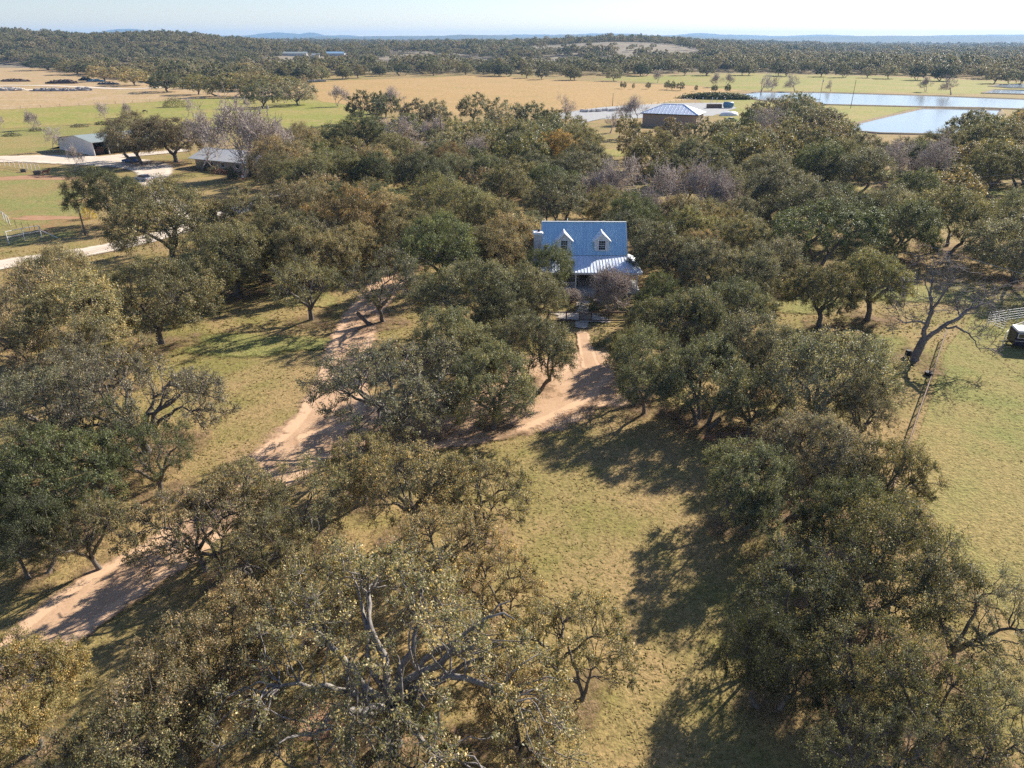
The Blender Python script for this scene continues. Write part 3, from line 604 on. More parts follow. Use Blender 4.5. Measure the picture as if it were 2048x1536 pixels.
NEAR = [
 # foreground
 ('F', 770, 1320, 345, 'khaki', 'huge sprawling khaki oak with thick pale bare limbs, nearest tree at the bottom'),
 ('S', 1140, 1275, 125, 'khaki', 'thin khaki oak on open lawn left of the long tree shadow'),
 ('S', 1045, 1435, 115, 'khaki', 'sparse oak with thin trunk at the bottom, right of the sprawling giant oak'),
 ('M', 620, 1520, 130, 'olive', 'olive oak cut by the bottom edge, below the giant oak'),
 ('S', 330, 1400, 140, 'khaki', 'ragged khaki oak below the lower bend of the dirt drive'),
 ('S', 470, 1250, 105, 'khaki', 'thin khaki oak just right of the dirt drive\'s lower bend'),
 ('S', 850, 1540, 120, 'olive', 'sparse oak at bottom centre, mostly out of the frame'),
 ('D', 30, 1385, 118, 'yellow', 'bright yellowish oak in the lower left corner'),
 ('S', 815, 965, 105, 'khaki', 'sparse khaki oak below the twisted drive oak, with dark forked trunk'),
 ('S', 960, 970, 100, 'khaki', 'airy khaki oak with leaning trunk beside the central lawn'),
 ('S', 880, 1080, 105, 'khaki', 'see-through khaki oak just above the giant oak\'s bare limbs'),
 ('M', 605, 985, 105, 'olive', 'olive oak on the right edge of the drive, below the junction'),
 ('M', 520, 1085, 100, 'olive', 'dark olive oak shading the right side of the lower drive'),
 ('S', 400, 1035, 118, 'khaki', 'straggly khaki oak leaning across the lower dirt drive'),
 ('D', 120, 950, 118, 'green', 'deep green dense oak at the left edge beside the lower drive'),
 ('D', 40, 1065, 80, 'dark', 'dark green oak at the left edge below the deep green one'),
 ('M', 300, 900, 80, 'green', 'mid green oak between the left lawn and the drive'),
 ('T', 265, 790, 165, 'grey', 'grey thin-leaved oak with winding black limbs beside the left lawn'),
 ('M', 70, 790, 100, 'grey', 'brownish grey oak at the left edge beside the black-limbed oak'),
 ('D', 150, 620, 112, 'khaki', 'broad khaki oak at left, highest of the group above the left lawn'),
 ('M', 40, 590, 90, 'khaki', 'khaki oak at the left edge right below the pale road'),
 ('M', 195, 690, 85, 'khaki', 'golden khaki oak at left, directly above the black-limbed oak'),
 ('M', 50, 690, 85, 'khaki', 'khaki oak on the left edge below the pale road\'s oaks'),
 ('S', 400, 1330, 120, 'khaki', 'khaki oak beside the giant oak\'s left limbs'),
 ('S', 250, 1500, 135, 'olive', 'patchy olive oak on the bottom edge, second from the lower left corner'),
 ('S', 640, 1180, 105, 'khaki', 'thin khaki oak touching the upper left of the giant oak'),
 ('S', 985, 1160, 95, 'khaki', 'airy khaki oak touching the upper right of the giant oak'),
 ('S', 720, 920, 75, 'khaki', 'small sparse oak at the lower end of the drive junction'),
 ('S', 480, 985, 85, 'khaki', 'small khaki oak between the lower drive and the left lawn'),
 ('M', 200, 870, 85, 'green', 'green oak tucked below the black-limbed oak'),
 ('D', 110, 545, 75, 'khaki', 'khaki oak with its top against the pale road at far left'),
 ('M', 130, 740, 85, 'grey', 'greyish oak between the golden khaki one and the left edge'),
 ('S', 175, 1055, 70, 'olive', 'thin olive oak between the deep green oak and the lower drive'),
 ('M', 15, 900, 80, 'olive', 'olive oak half out of the frame above the deep green one'),
 # right foreground
 ('M', 1590, 1190, 118, 'sage', 'sage green oak at right whose shadow darkens the lower lawn'),
 ('D', 1790, 1130, 140, 'olive', 'wide olive oak at right beside the open pasture'),
 ('M', 1945, 1215, 130, 'grey', 'greyish oak leaning over the pasture at the right edge'),
 ('M', 1720, 1300, 135, 'olive', 'dense sage oak in the middle of the lower right thicket'),
 ('M', 1870, 1390, 140, 'olive', 'olive oak with exposed forked trunk in the lower right'),
 ('M', 2010, 1440, 120, 'grey', 'grey oak in the lower right corner'),
 ('D', 1560, 1310, 95, 'dark', 'dark oak at the left rim of the lower right thicket'),
 ('M', 1740, 1490, 110, 'sage', 'shaded dark oak at the bottom right edge of the picture'),
 ('D', 1500, 950, 100, 'sage', 'sage oak right of the central lawn\'s big shadow'),
 ('D', 1640, 900, 105, 'grey', 'grey-green oak left of the rusty rail fence'),
 ('D', 1755, 950, 95, 'olive', 'olive oak at the near end of the rusty rail fence'),
 ('M', 1560, 1035, 85, 'sage', 'thin-trunked oak standing alone below the lawn\'s big shadow'),
 ('D', 1720, 1045, 95, 'sage', 'bushy sage oak against the pasture, below the rusty fence end'),
 # centre right group
 ('D', 1655, 735, 125, 'grey', 'broad grey-green oak with reddish leaning trunk near the bare tree'),
 ('M', 1730, 810, 65, 'grey', 'small grey oak tucked under the broad one beside the rusty fence'),
 ('D', 1520, 690, 95, 'grey', 'domed grey oak in the middle of the group right of the house'),
 ('D', 1420, 745, 95, 'sage', 'sage oak with several dark trunks at the right end of the drive'),
 ('D', 1295, 730, 82, 'sage', 'sage oak just right of the garden gate'),
 ('D', 1370, 630, 80, 'sage', 'round sage oak right of the garden behind the gate oak'),
 ('D', 1465, 605, 75, 'sage', 'small round sage oak directly below the tall pale oaks by the house'),
 ('D', 1320, 592, 48, 'green', 'green oak at the right corner of the porch'),
 ('D', 1250, 688, 34, 'olive', 'little olive oak overhanging the wooden garden fence'),
 ('M', 1500, 790, 75, 'sage', 'low sage oak over dark trunks, above the lawn\'s big shadow'),
 ('D', 1340, 500, 72, 'sage', 'tall sage oak touching the right end of the blue roof'),
 ('D', 1430, 530, 72, 'grey', 'pale grey-green oak second to the right of the blue roof'),
 ('D', 1510, 545, 65, 'grey', 'silvery oak right of the house on the edge of the side lawn'),
 ('D', 1390, 455, 55, 'olive', 'olive oak behind the right end of the house'),
 ('D', 1480, 470, 60, 'olive', 'olive oak behind the silvery oaks right of the house'),
 ('D', 1655, 575, 72, 'olive', 'olive oak with a pair of upright trunks on the right side lawn'),
 ('D', 1755, 555, 78, 'olive', 'olive oak with strongly leaning trunk next to the large bare tree'),
 # centre
 ('M', 612, 560, 72, 'olive', 'single-trunked olive oak on the grass left of the upper drive'),
 ('M', 765, 555, 85, 'sage', 'open oak with Y-shaped trunk on the right verge of the upper drive'),
 ('D', 880, 487, 82, 'green', 'glossy green low oak left of the house at the end of the drive'),
 ('D', 935, 580, 90, 'sage', 'spreading sage oak in the middle between drive and house'),
 ('D', 1068, 582, 70, 'sage', 'sage oak directly left of the garden path'),
 ('D', 1100, 528, 50, 'green', 'dark green small oak covering the porch\'s left corner'),
 ('T', 792, 762, 184, 'grey', 'twisted grey-green oak with black limbs reaching over the drive junction'),
 ('D', 985, 760, 92, 'sage', 'sage oak joined to the right flank of the twisted drive oak'),
 ('D', 1058, 686, 84, 'sage', 'rounded oak left of the garden gate overhanging the turnaround'),
 ('D', 915, 680, 88, 'sage', 'dense sage oak behind the twisted drive oak'),
 ('D', 1000, 640, 65, 'sage', 'smaller sage oak in the gap left of the garden fence'),
 # left middle
 ('D', 215, 380, 66, 'green', 'dark green lobed oak at the right edge of the paddock'),
 ('D', 325, 425, 98, 'olive', 'tall olive oak with black trunk beside the pale road'),
 ('D', 300, 585, 100, 'olive', 'full round olive oak casting shade onto the left lawn'),
 ('D', 455, 500, 88, 'olive', 'olive oak with leaning dark trunk above the left lawn'),
 ('D', 385, 545, 55, 'sage', 'small oak wedged between two olive oaks above the left lawn'),
 ('D', 545, 475, 78, 'olive', 'olive oak in the thick group left of the upper drive'),
 ('M', 630, 470, 62, 'grey', 'greyish oak left of the drive\'s far end'),
 ('D', 590, 405, 68, 'brown', 'brown-leaved oak left of the orange-brown one'),
 ('D', 690, 430, 78, 'orange', 'orange-brown domed oak left of the house beyond the drive'),
 ('D', 470, 430, 70, 'olive', 'pale olive oak over the bend of the pale road'),
 ('D', 770, 400, 45, 'green', 'narrow green oak right of the orange-brown oak'),
 ('D', 905, 400, 72, 'olive', 'big olive oak left behind the house'),
 ('D', 985, 430, 50, 'olive', 'rounded olive oak nearest the chimney'),
 ('D', 855, 345, 55, 'dark', 'dark oak behind the big olive oak left of the house'),
 ('D', 1010, 370, 60, 'olive', 'olive oak behind the chimney side of the house'),
 ('D', 1120, 395, 68, 'sage', 'sage oak right behind the middle of the blue roof'),
 ('D', 1230, 415, 50, 'olive', 'olive oak behind the right half of the blue roof'),
 ('D', 570, 315, 62, 'khaki', 'khaki oak right of the long grey ranch roof'),
 ('D', 620, 345, 55, 'olive', 'olive oak below the khaki one right of the ranch roof'),
 ('D', 600, 280, 48, 'khaki', 'khaki oak on the near edge of the bright green field'),
 ('D', 715, 265, 60, 'green', 'dark green oak at the right corner of the bright green field'),
 ('D', 680, 330, 55, 'olive', 'olive oak below the field corner oak'),
 ('D', 745, 340, 48, 'green', 'deep green oak left of the rusty orange thicket'),
 ('D', 1130, 295, 48, 'gold', 'bright orange oak with dark trunk, brightest autumn tree of all'),
 ('D', 820, 330, 42, 'brown', 'rust-coloured oak beside the pinkish shingle roof'),
 ('D', 900, 320, 40, 'orange', 'faded orange oak below the tall dark utility pole'),
 ('D', 1050, 300, 45, 'sage', 'grey-green oak left of the bright orange oak'),
 ('D', 1040, 345, 45, 'olive', 'olive oak between the bright orange oak and the house'),
]
for k, cx, cy, rp, tint, lab in NEAR: at_px(k, cx, cy, rp*(1.15 if cy < 640 else 1.12 if rp < 160 else 1.0), tint, lab, GF if cy > 850 else GM, 9.2 if k == 'F' else 8.6 if k == 'T' else None)
BARE = [
 ('B', 1650, 1140, 62, 'small bare grey tree among the oaks at right'),
 ('B', 1205, 372, 58, 'leftmost bare grey tree of the thicket behind the house'),
 ('B', 1270, 360, 70, 'bare grey tree, second from left in the thicket behind the house'),
 ('B', 1340, 370, 72, 'bare grey tree in the middle of the thicket behind the house'),
 ('B', 1405, 378, 72, 'bare purplish tree near the right end of the thicket behind the house'),
 ('B', 1455, 396, 58, 'rightmost bare tree of the thicket behind the house'),
 ('B', 1290, 410, 45, 'low bare tree in front of the thicket, above the blue roof\'s right end'),
 ('B', 810, 268, 56, 'bare grey tree right of the field corner oak'),
 ('B', 870, 262, 35, 'bare grey tree just left of the tall dark utility pole'),
 ('B', 940, 300, 38, 'bare brown tree right of the tall dark utility pole'),
 ('B', 100, 275, 24, 'small bare tree beside the pale barn\'s left wall'),
 ('B', 140, 312, 24, 'small bare tree on the pale yard in front of the barn'),
 ('B', 210, 220, 22, 'tall thin bare tree leaning left in the green field'),
 ('B', 62, 238, 17, 'slender bare tree at the left of the green field'),
 ('B', 4, 243, 16, 'bare tree cut by the left edge in the green field'),
 ('B', 254, 218, 12, 'tiny bare tree right of the leaning one in the green field'),
 ('B', 372, 212, 18, 'bare tree behind the barn oaks at the field edge'),
 ('B', 493, 207, 13, 'little bare tree near the field\'s utility pole'),
 ('K', 675, 188, 23, 'round bare tree alone in the tan hayfield corner'),
 ('K', 788, 195, 30, 'bare tree right of the dark clump below the hayfield'),
 ('K', 1135, 210, 27, 'bare pinkish tree on the near edge of the hayfield'),
 ('K', 1272, 216, 32, 'wide bare tree left of the hip-roofed tan building'),
 ('K', 1222, 240, 22, 'bare tree with bent top in the gap left of the tan building'),
 ('B', 1880, 325, 75, 'brownish bare tree in the right woods below the near pond'),
 ('B', 1795, 325, 60, 'greyish bare tree in the right woods left of the brownish one'),
 ('B', 1560, 250, 52, 'grey bare tree above the right woods, below the backhoe'),
]
for k, cx, cy, rp, lab in BARE: at_px(k, cx, cy, rp, None, lab, 'leafless winter trees')
by_base('D', 285, 327, 226, 78, 'brown', 'dark brownish oak standing against the open end of the pale barn', GM)
by_base('D', 352, 325, 228, 72, 'brown', 'brown domed oak second to the right of the pale barn', GM)
by_base('B', 486, 356, 205, 84, None, 'large tall bare grey tree in front of the long ranch roof', 'leafless winter trees')
by_base('B', 404, 340, 220, 66, None, 'brownish bare tree left of the large grey one by the ranch roof', 'leafless winter trees')
by_base('B', 540, 352, 235, 56, None, 'bare tree at the right end of the ranch roof', 'leafless winter trees')
p_ = G(1826, 722)
bt_ = plant('N', p_.x, p_.y, 1.04, 1.04, None, 'large bare grey tree with forked trunk on the right side lawn', 'leafless winter trees', rz=R_(-4))
# the rest of the middle distance, filled crown by crown in the woods the photo shows
def inside(pt, poly):
    x, y = pt; c = False
    for i in range(len(poly)):
        (x1, y1), (x2, y2) = poly[i-1], poly[i]
        if (y1 > y) != (y2 > y) and x < (x2-x1)*(y-y1)/(y2-y1)+x1: c = not c
    return c
ORD = ['first', 'second', 'third', 'fourth', 'fifth', 'sixth', 'seventh', 'eighth', 'ninth', 'tenth', 'eleventh', 'twelfth', 'thirteenth', 'fourteenth', 'fifteenth', 'sixteenth', 'seventeenth', 'eighteenth', 'nineteenth', 'twentieth']
TW = {'green': 'deep green', 'dark': 'dark green', 'olive': 'olive', 'khaki': 'khaki', 'grey': 'greyish', 'brown': 'brownish', 'orange': 'rusty', 'sage': 'sage green', 'yellow': 'yellowish'}
def rows_of(found, nrow, place, group, kind):
    """label by row and by order from the left within the row"""
    found.sort(key=lambda q: -q[1]); n = len(found); per = math.ceil(n/nrow)
    names = {1: [''], 2: ['front', 'back'], 3: ['front', 'middle', 'back'], 4: ['front', 'second', 'third', 'back'], 5: ['front', 'second', 'third', 'fourth', 'back']}[nrow]
    for r in range(nrow):
        row = sorted(found[r*per:(r+1)*per], key=lambda q: pix(q[0], q[1], 5)[0])
        for i, (x, y, rad, tint) in enumerate(row):
            o = ORD[i] if i < len(ORD) else ORD[len(row)-1-i]
            side = 'left' if i < len(ORD) else 'right'
            lab = f'{TW[tint]} oak {place}, {o} from {side} in its {names[r]} row' if nrow > 1 else f'{TW[tint]} oak {place}, {o} from {side}'
            plant(kind(y), x, y, rad, height_for(rad)*rngT.uniform(.85, 1.05), tint, lab, group)
def fill(poly, holes, n, rr, tints, place, group, nrow, seed, gapf=.80, zc=4.5):
    rng = random.Random(seed); xs = [p[0] for p in poly]; W = [G(px, py, zc) for px, py in poly]; found = []
    x0, x1 = min(p.x for p in W), max(p.x for p in W); y0, y1 = min(p.y for p in W), max(p.y for p in W); tries = 0
    while len(found) < n and tries < 20000:
        tries += 1; x, y = rng.uniform(x0, x1), rng.uniform(y0, y1); q = pix(x, y, zc)
        if not inside(q, poly) or any(inside(q, h) for h in holes): continue
        r = rng.uniform(*rr)
        if any((x-a)**2+(y-b)**2 < (gapf*(r+c))**2 for a, b, c in CROWNS) or any((x-f[0])**2+(y-f[1])**2 < (gapf*(r+f[2]))**2 for f in found): continue
        found.append((x, y, r, rng.choices([t for t, _ in tints], [k for _, k in tints])[0]))
    rows_of(found, nrow, place, group, lambda y: 'D' if y < 135 else ('L' if y > 190 else 'DL'[rng.random() < .3]))
CLEAR = [[(1200, 262), (1275, 262), (1270, 335), (1195, 335)], [(1600, 335), (1700, 340), (1715, 410), (1610, 415)], [(1840, 375), (2080, 360), (2080, 430), (1850, 432)], [(1540, 285), (1620, 285), (1620, 325), (1540, 325)], [(1400, 300), (1450, 300), (1450, 345), (1400, 345)],
         [(1940, 150), (2140, 150), (2140, 236), (1950, 262)],
         [(1590, 590), (1720, 470), (1860, 505), (2060, 545), (2060, 760), (1700, 760)],       # side lawn
         [(1640, 360), (1760, 350), (1790, 400), (1650, 400)], [(1680, 195), (1960, 190), (1935, 290), (1840, 305), (1690, 300)], [(1080, 430), (1260, 430), (1260, 600), (1080, 600)],
         [(1185, 282), (1290, 292), (1280, 325), (1190, 322)], [(1270, 195), (1440, 195), (1436, 300), (1275, 300)], [(100, 255), (235, 255), (235, 320), (100, 320)], [(390, 290), (560, 290), (560, 400), (400, 380)], [(500, 395), (530, 395), (530, 425), (490, 425)],
         [(1440, 195), (1580, 195), (1530, 235), (1440, 235)]]
MIX = [('olive', 5), ('sage', 4), ('grey', 3), ('khaki', 2), ('green', 3), ('brown', 1)]
fill([(1500, 250), (1600, 205), (1700, 270), (1790, 268), (1905, 255), (1960, 205), (2070, 190), (2070, 520), (1880, 510), (1760, 440), (1600, 500), (1560, 430), (1480, 380)], CLEAR, 74, (5.0, 7.6), MIX, 'in the right-hand woods', 'oaks of the right-hand woods', 5, 7, .68)
fill([(830, 350), (830, 270), (1000, 250), (1280, 265), (1500, 250), (1490, 400), (1240, 330), (1060, 400)], CLEAR, 48, (4.8, 7.2), [('olive', 5), ('sage', 4), ('green', 2), ('grey', 2), ('khaki', 2), ('brown', 1)], 'behind the house', 'oaks of the woods behind the house', 3, 8, .60)
fill([(500, 340), (640, 265), (830, 260), (840, 440), (740, 430), (560, 400)], CLEAR, 24, (4.6, 6.8), [('olive', 4), ('khaki', 2), ('green', 3), ('brown', 1)], 'right of the ranch roof', 'oaks of the woods right of the ranch', 2, 9, .60)
fill([(1240, 455), (1330, 400), (1500, 400), (1620, 470), (1590, 560), (1540, 600), (1340, 560)], CLEAR, 9, (3.8, 5.2), MIX, 'filling the wood right of the house', 'oaks around the house and drive', 1, 10, .70)
fill([(420, 470), (560, 420), (860, 425), (1060, 430), (1060, 500), (960, 505), (860, 470), (760, 490), (660, 520), (520, 560)], CLEAR, 12, (4.0, 5.6), MIX, 'between pale road and cottage', 'oaks around the house and drive', 1, 12, .56)
# single clumps and lines on the fields
def line(pts, n, rr, tints, place, group, seed, jit=5.0, kinds='L', nrow=1, hs=1.0):
    rng = random.Random(seed); W = [G(px, py, 4) for px, py in pts]; L = [(b-a).length for a, b in zip(W, W[1:])]; T = sum(L); out = []
    for i in range(n):
        s = min(T, max(0, (i+.5)/n*T+rng.uniform(-.7, .7)*T/n)); k = 0
        while k < len(L)-1 and s > L[k]: s -= L[k]; k += 1
        q = W[k].lerp(W[k+1], min(1, s/L[k])); out.append((q.x+rng.uniform(-1, 1), q.y+rng.uniform(-jit, jit), rng.uniform(*rr), rng.choices([t for t, _ in tints], [c for _, c in tints])[0]))
    rows_of(out, nrow, place, group, lambda y: rng.choice(kinds))
for k, cx, cy, rp, tint, lab in [
 ('L', 735, 207, 34, 'dark', 'dark oak at the left of the clump below the hayfield'), ('L', 770, 203, 26, 'dark', 'dark oak in the middle of the clump below the hayfield'),
 ('L', 830, 222, 32, 'grey', 'grey oak left in the row below the hayfield'), ('L', 872, 220, 30, 'grey', 'grey oak second in the row below the hayfield'),
 ('L', 945, 208, 31, 'sage', 'tall domed oak rising highest against the tan hayfield'), ('L', 1010, 222, 36, 'grey', 'wide grey oak right of the tall domed one below the hayfield'),
 ('L', 1062, 225, 30, 'dark', 'dark oak beside the bare pinkish tree below the hayfield'), ('L', 1098, 232, 20, 'dark', 'small dark oak at the right end of the row below the hayfield'),
 ('L', 1340, 262, 40, 'brown', 'brownish oak in front of the tan building\'s wall'), ('L', 1400, 258, 38, 'grey', 'greyish oak hiding the tan building\'s right corner'), ('L', 1440, 255, 28, 'sage', 'leaning oak right of the tan building'), ('L', 1255, 248, 30, 'olive', 'low oak at the tan building\'s left corner'),
 ('L', 330, 158, 33, 'dark', 'dark twin-trunked oak alone at the far edge of the left tan field'), ('L', 392, 162, 24, 'olive', 'small oak right of the dark twin-trunked one on the left tan field'), ('L', 265, 148, 30, 'khaki', 'khaki oak behind the rubble heaps'), ('L', 205, 142, 26, 'khaki', 'khaki oak left behind the rubble heaps'),
 ('L', 150, 132, 30, 'olive', 'oak at the left end of the line behind the rubble heaps'), ('L', 95, 125, 36, 'dark', 'dark wide oak behind the far left tan field'),
 ('L', 450, 165, 38, 'olive', 'olive oak at the left of the dark grove above the green field'), ('L', 500, 155, 40, 'khaki', 'broad oak in the middle of the grove above the green field'), ('L', 550, 165, 42, 'olive', 'olive oak right of middle in the grove above the green field'), ('L', 592, 178, 32, 'grey', 'grey oak at the right end of the grove above the green field'), ('L', 520, 182, 30, 'grey', 'grey oak at the front of the grove above the green field'), ('L', 475, 140, 36, 'khaki', 'khaki oak at the back of the grove above the green field'), ('L', 555, 138, 34, 'brown', 'brownish oak at the back right of the grove above the green field'),
 ('L', 1250, 101, 10, 'dark', 'lone dark oak on the far grey pasture slope'), ('L', 1282, 104, 6, 'dark', 'small lone oak right of the dark one on the far grey pasture')]:
    at_px(k, cx, cy, rp*(1.35 if cx < 640 else 1.2 if cx < 1120 else .9), tint, lab, 'oaks in and around the open fields')
line([(640, 152), (760, 142), (960, 140), (1080, 148), (1240, 152)], 18, (6.5, 9.0), [('sage', 3), ('dark', 3), ('olive', 2), ('grey', 2)], 'at the hayfield\'s far edge', 'oaks along the far edge of the hayfield', 21, 5, 'L', 2)
line([(1240, 142), (1500, 141), (1760, 146), (2060, 158)], 18, (6.5, 8.8), [('dark', 3), ('sage', 3), ('grey', 3)], 'beyond the ponds', 'oaks behind the ponds', 22, 6, 'L', 2)
line([(1215, 164), (1330, 166), (1420, 170), (1480, 172)], 11, (.8, 3.8), [('dark', 3), ('sage', 2)], 'in the hedge right of the hayfield', 'small oaks between hayfield and green strip', 23, 3, 'L')
for cx, cy, rp, lab in [(1435, 158, 15, 'bare tree in the hedge line left of the large pond'), (1455, 158, 13, 'second bare tree in the hedge line left of the large pond'), (1525, 163, 22, 'bare tree at the left end of the large pond\'s far bank'), (1545, 163, 17, 'bare tree just right of the first on the pond\'s far bank'), (1593, 162, 22, 'bare spreading tree in the middle of the pond\'s far bank'), (1663, 170, 10, 'small broken bare tree on the pond\'s far bank'), (1908, 166, 24, 'wide bare tree near the right end of the pond\'s far bank'), (1855, 166, 16, 'grey bare tree left of the wide one on the pond\'s far bank'), (525, 185, 18, 'bare tree in front of the grove above the green field'), (567, 186, 18, 'second bare tree in front of the grove above the green field'), (598, 190, 14, 'last bare tree in front of the grove above the green field'), (1315, 152, 12, 'thin bare tree in the hedge line below the far woods')]:
    at_px('K', cx, cy, rp, None, lab, 'leafless trees on the fields and banks')
def RT(px, py):
    """where the photo's ray at (px, py) meets the rising far ground"""
    a = G(px, 300) if py < 79 else None; d = (G(px, 300, 0)-Vector((0, 0, CAM_H)))
    b = -(py-768)/FPX; d = Vector(((px-1024)/FPX, CP+b*SP, -SP+b*CP)); t = 300.0
    while t < 6000:
        q = Vector((0, 0, CAM_H))+d*t
        if q.z <= float(terrain(q.x, q.y)): return Vector((q.x, q.y, float(terrain(q.x, q.y))))
        t += 5
    return q
FARB = [(590, 112, 50, 3.6, 14, 'far_barn', 'long pale green roofed barn in the far left woods', 'roof_green', 'barnwall', R_(4)), (632, 115, 14, 3.5, 9, 'far_shed', 'small pale green shed right of the long far barn', 'roof_green', 'barnwall', R_(10)), (672, 112, 40, 4.0, 14, 'far_barn', 'grey roofed long building in the far woods', 'roof', 'barnwall', R_(-5)), (257, 136, 50, 3.6, 12, 'far_house', 'tan roofed long house behind the left tan field', 'roof_tan', 'brick', R_(0)), (846, 86, 11, 5, 14, 'far_shed', 'tiny white building on the wooded horizon left of centre', 'white', 'white', 0.0), (1705, 99, 9, 4, 9, 'far_house', 'tiny white house in the right far woods', 'white', 'white', 0.0)]
FARP = [(RT(q[0], q[1]), q[2]) for q in FARB]
# far woods: past the individual trees, one mass
def far_woods():
    rng = np.random.default_rng(77); pts = []
    fields = [[(-300, 122), (60, 130), (180, 152), (300, 161), (430, 176), (640, 168), (640, 152), (960, 147), (1240, 152), (1300, 148), (1500, 145), (1760, 150), (2080, 163), (2300, 175), (2300, 300), (-300, 300)]]
    # (distance band, spacing, scale)
    for y0, y1, sp, s in ((470, 800, 9.6, 1.05), (800, 1300, 10.5, 1.12), (1300, 2200, 14, 1.25), (2200, 4200, 26, 1.6)):
        ys = np.arange(y0, y1, sp)
        for y in ys:
            xs = np.arange(-.86*y-40, .86*y+40, sp); x = xs+rng.uniform(-.5, .5, len(xs))*sp; yy = y+rng.uniform(-.5, .5, len(xs))*sp
            for a, b in zip(x, yy):
                zt = float(terrain(a, b)); qz = pix(a, b, zt)
                if inside(qz, fields[0]): continue
                u = a/b
                d = math.sin(a/60+1)*math.sin(b/85+2)+.5*math.sin(a/23+b/31)
                # the open grey slope in the middle distance and smaller glades
                if 1000 < b < 1620 and abs(u-.145+.03*math.sin(b/70)) < .105*(1-((b-1280)/390)**2)+.035*math.sin(a/33)+.03*math.sin(b/41+a/60) and rng.random() < .95: continue
                if -.2 < u < .1 and b > 1100 and d > .55 and rng.random() < .85: continue
                if d > 1.05 and b > 700: continue
                e = math.sin(a/140+.7*math.sin(b/190))+math.sin(b/110+1.1*math.sin(a/75)+2)
                if b > 640 and (e < -1.0 and rng.random() < .85 or e < -.4 and rng.random() < .35): continue
                if any(abs(qz[0]-pix(*c)[0]) < wp*.5+5 and -130 < b-c.y < 16 for c, wp in FARP): continue
                pts.append((a, b, zt, s*rng.choice([.55, .8, 1.0, 1.25, 1.6], p=[.2, .25, .25, .2, .1])*rng.uniform(.9, 1.1), rng.uniform(0, 6.28)))
    pts = np.array(pts); me = bpy.data.meshes.new('far_woods'); me.vertices.add(len(pts)); me.vertices.foreach_set('co', pts[:, :3].astype('f').ravel())
    for nm, k in (('sc', 3), ('rt', 4)):
        a = me.attributes.new(nm, 'FLOAT', 'POINT'); a.data.foreach_set('value', pts[:, k].astype('f'))
    o = bpy.data.objects.new('far_woods', me); COL.objects.link(o); tag(o, 'mass of olive and grey woods rolling away to the horizon', 'woodland', kind='stuff')
    ng = bpy.data.node_groups.new('woods', 'GeometryNodeTree'); ng.interface.new_socket('Geometry', in_out='INPUT', socket_type='NodeSocketGeometry'); ng.interface.new_socket('Geometry', in_out='OUTPUT', socket_type='NodeSocketGeometry')
    gi = ng.nodes.new('NodeGroupInput'); go = ng.nodes.new('NodeGroupOutput'); ip = ng.nodes.new('GeometryNodeInstanceOnPoints'); ip.inputs['Pick Instance'].default_value = True
    gti = ng.nodes.new('GeometryNodeGeometryToInstance'); lk(ng, gi.outputs[0], ip.inputs['Points'])
    for c in FARSRC:
        oi = ng.nodes.new('GeometryNodeObjectInfo'); oi.inputs['Object'].default_value = c; lk(ng, oi.outputs['Geometry'], gti.inputs[0])
    lk(ng, gti.outputs[0], ip.inputs['Instance'])
    ri = ng.nodes.new('FunctionNodeRandomValue'); ri.data_type = 'INT'; ri.inputs[4].default_value = 0; ri.inputs[5].default_value = len(FARSRC)-1; lk(ng, ri.outputs[2], ip.inputs['Instance Index'])
    def att(n):
        q = ng.nodes.new('GeometryNodeInputNamedAttribute'); q.inputs['Name'].default_value = n; return q.outputs[0]
    cx = ng.nodes.new('ShaderNodeCombineXYZ'); lk(ng, att('rt'), cx.inputs[2])
    er = ng.nodes.new('FunctionNodeEulerToRotation'); lk(ng, cx.outputs[0], er.inputs[0]); lk(ng, er.outputs[0], ip.inputs['Rotation'])
    lk(ng, att('sc'), ip.inputs['Scale']); lk(ng, ip.outputs[0], go.inputs[0])
    md = o.modifiers.new('woods', 'NODES'); md.node_group = ng; print('far woods', len(pts))
# three real trees at the rim of the woods lend their crowns to the mass
FARSRC = []
for i, (cx, cy, rp, lab) in enumerate([(700, 131, 12, 'small olive oak at the rim of the far woods behind the hay bales'), (880, 131, 12, 'small olive oak at the rim of the far woods behind the middle of the hayfield'), (1120, 139, 12, 'small olive oak at the rim of the far woods behind the hayfield\'s right end')]):
    tm, cm, R0, H0 = PROTO['X'][i]; cm.materials[0] = M['leaf_far']
    sv = PROTO['X']; PROTO['X'] = [sv[i]]; t = at_px('X', cx, cy, rp, 'olive', lab, 'oaks along the far edge of the hayfield'); PROTO['X'] = sv
    FARSRC.append([c for c in t.children if c.name.startswith('crown')][0])
far_woods()
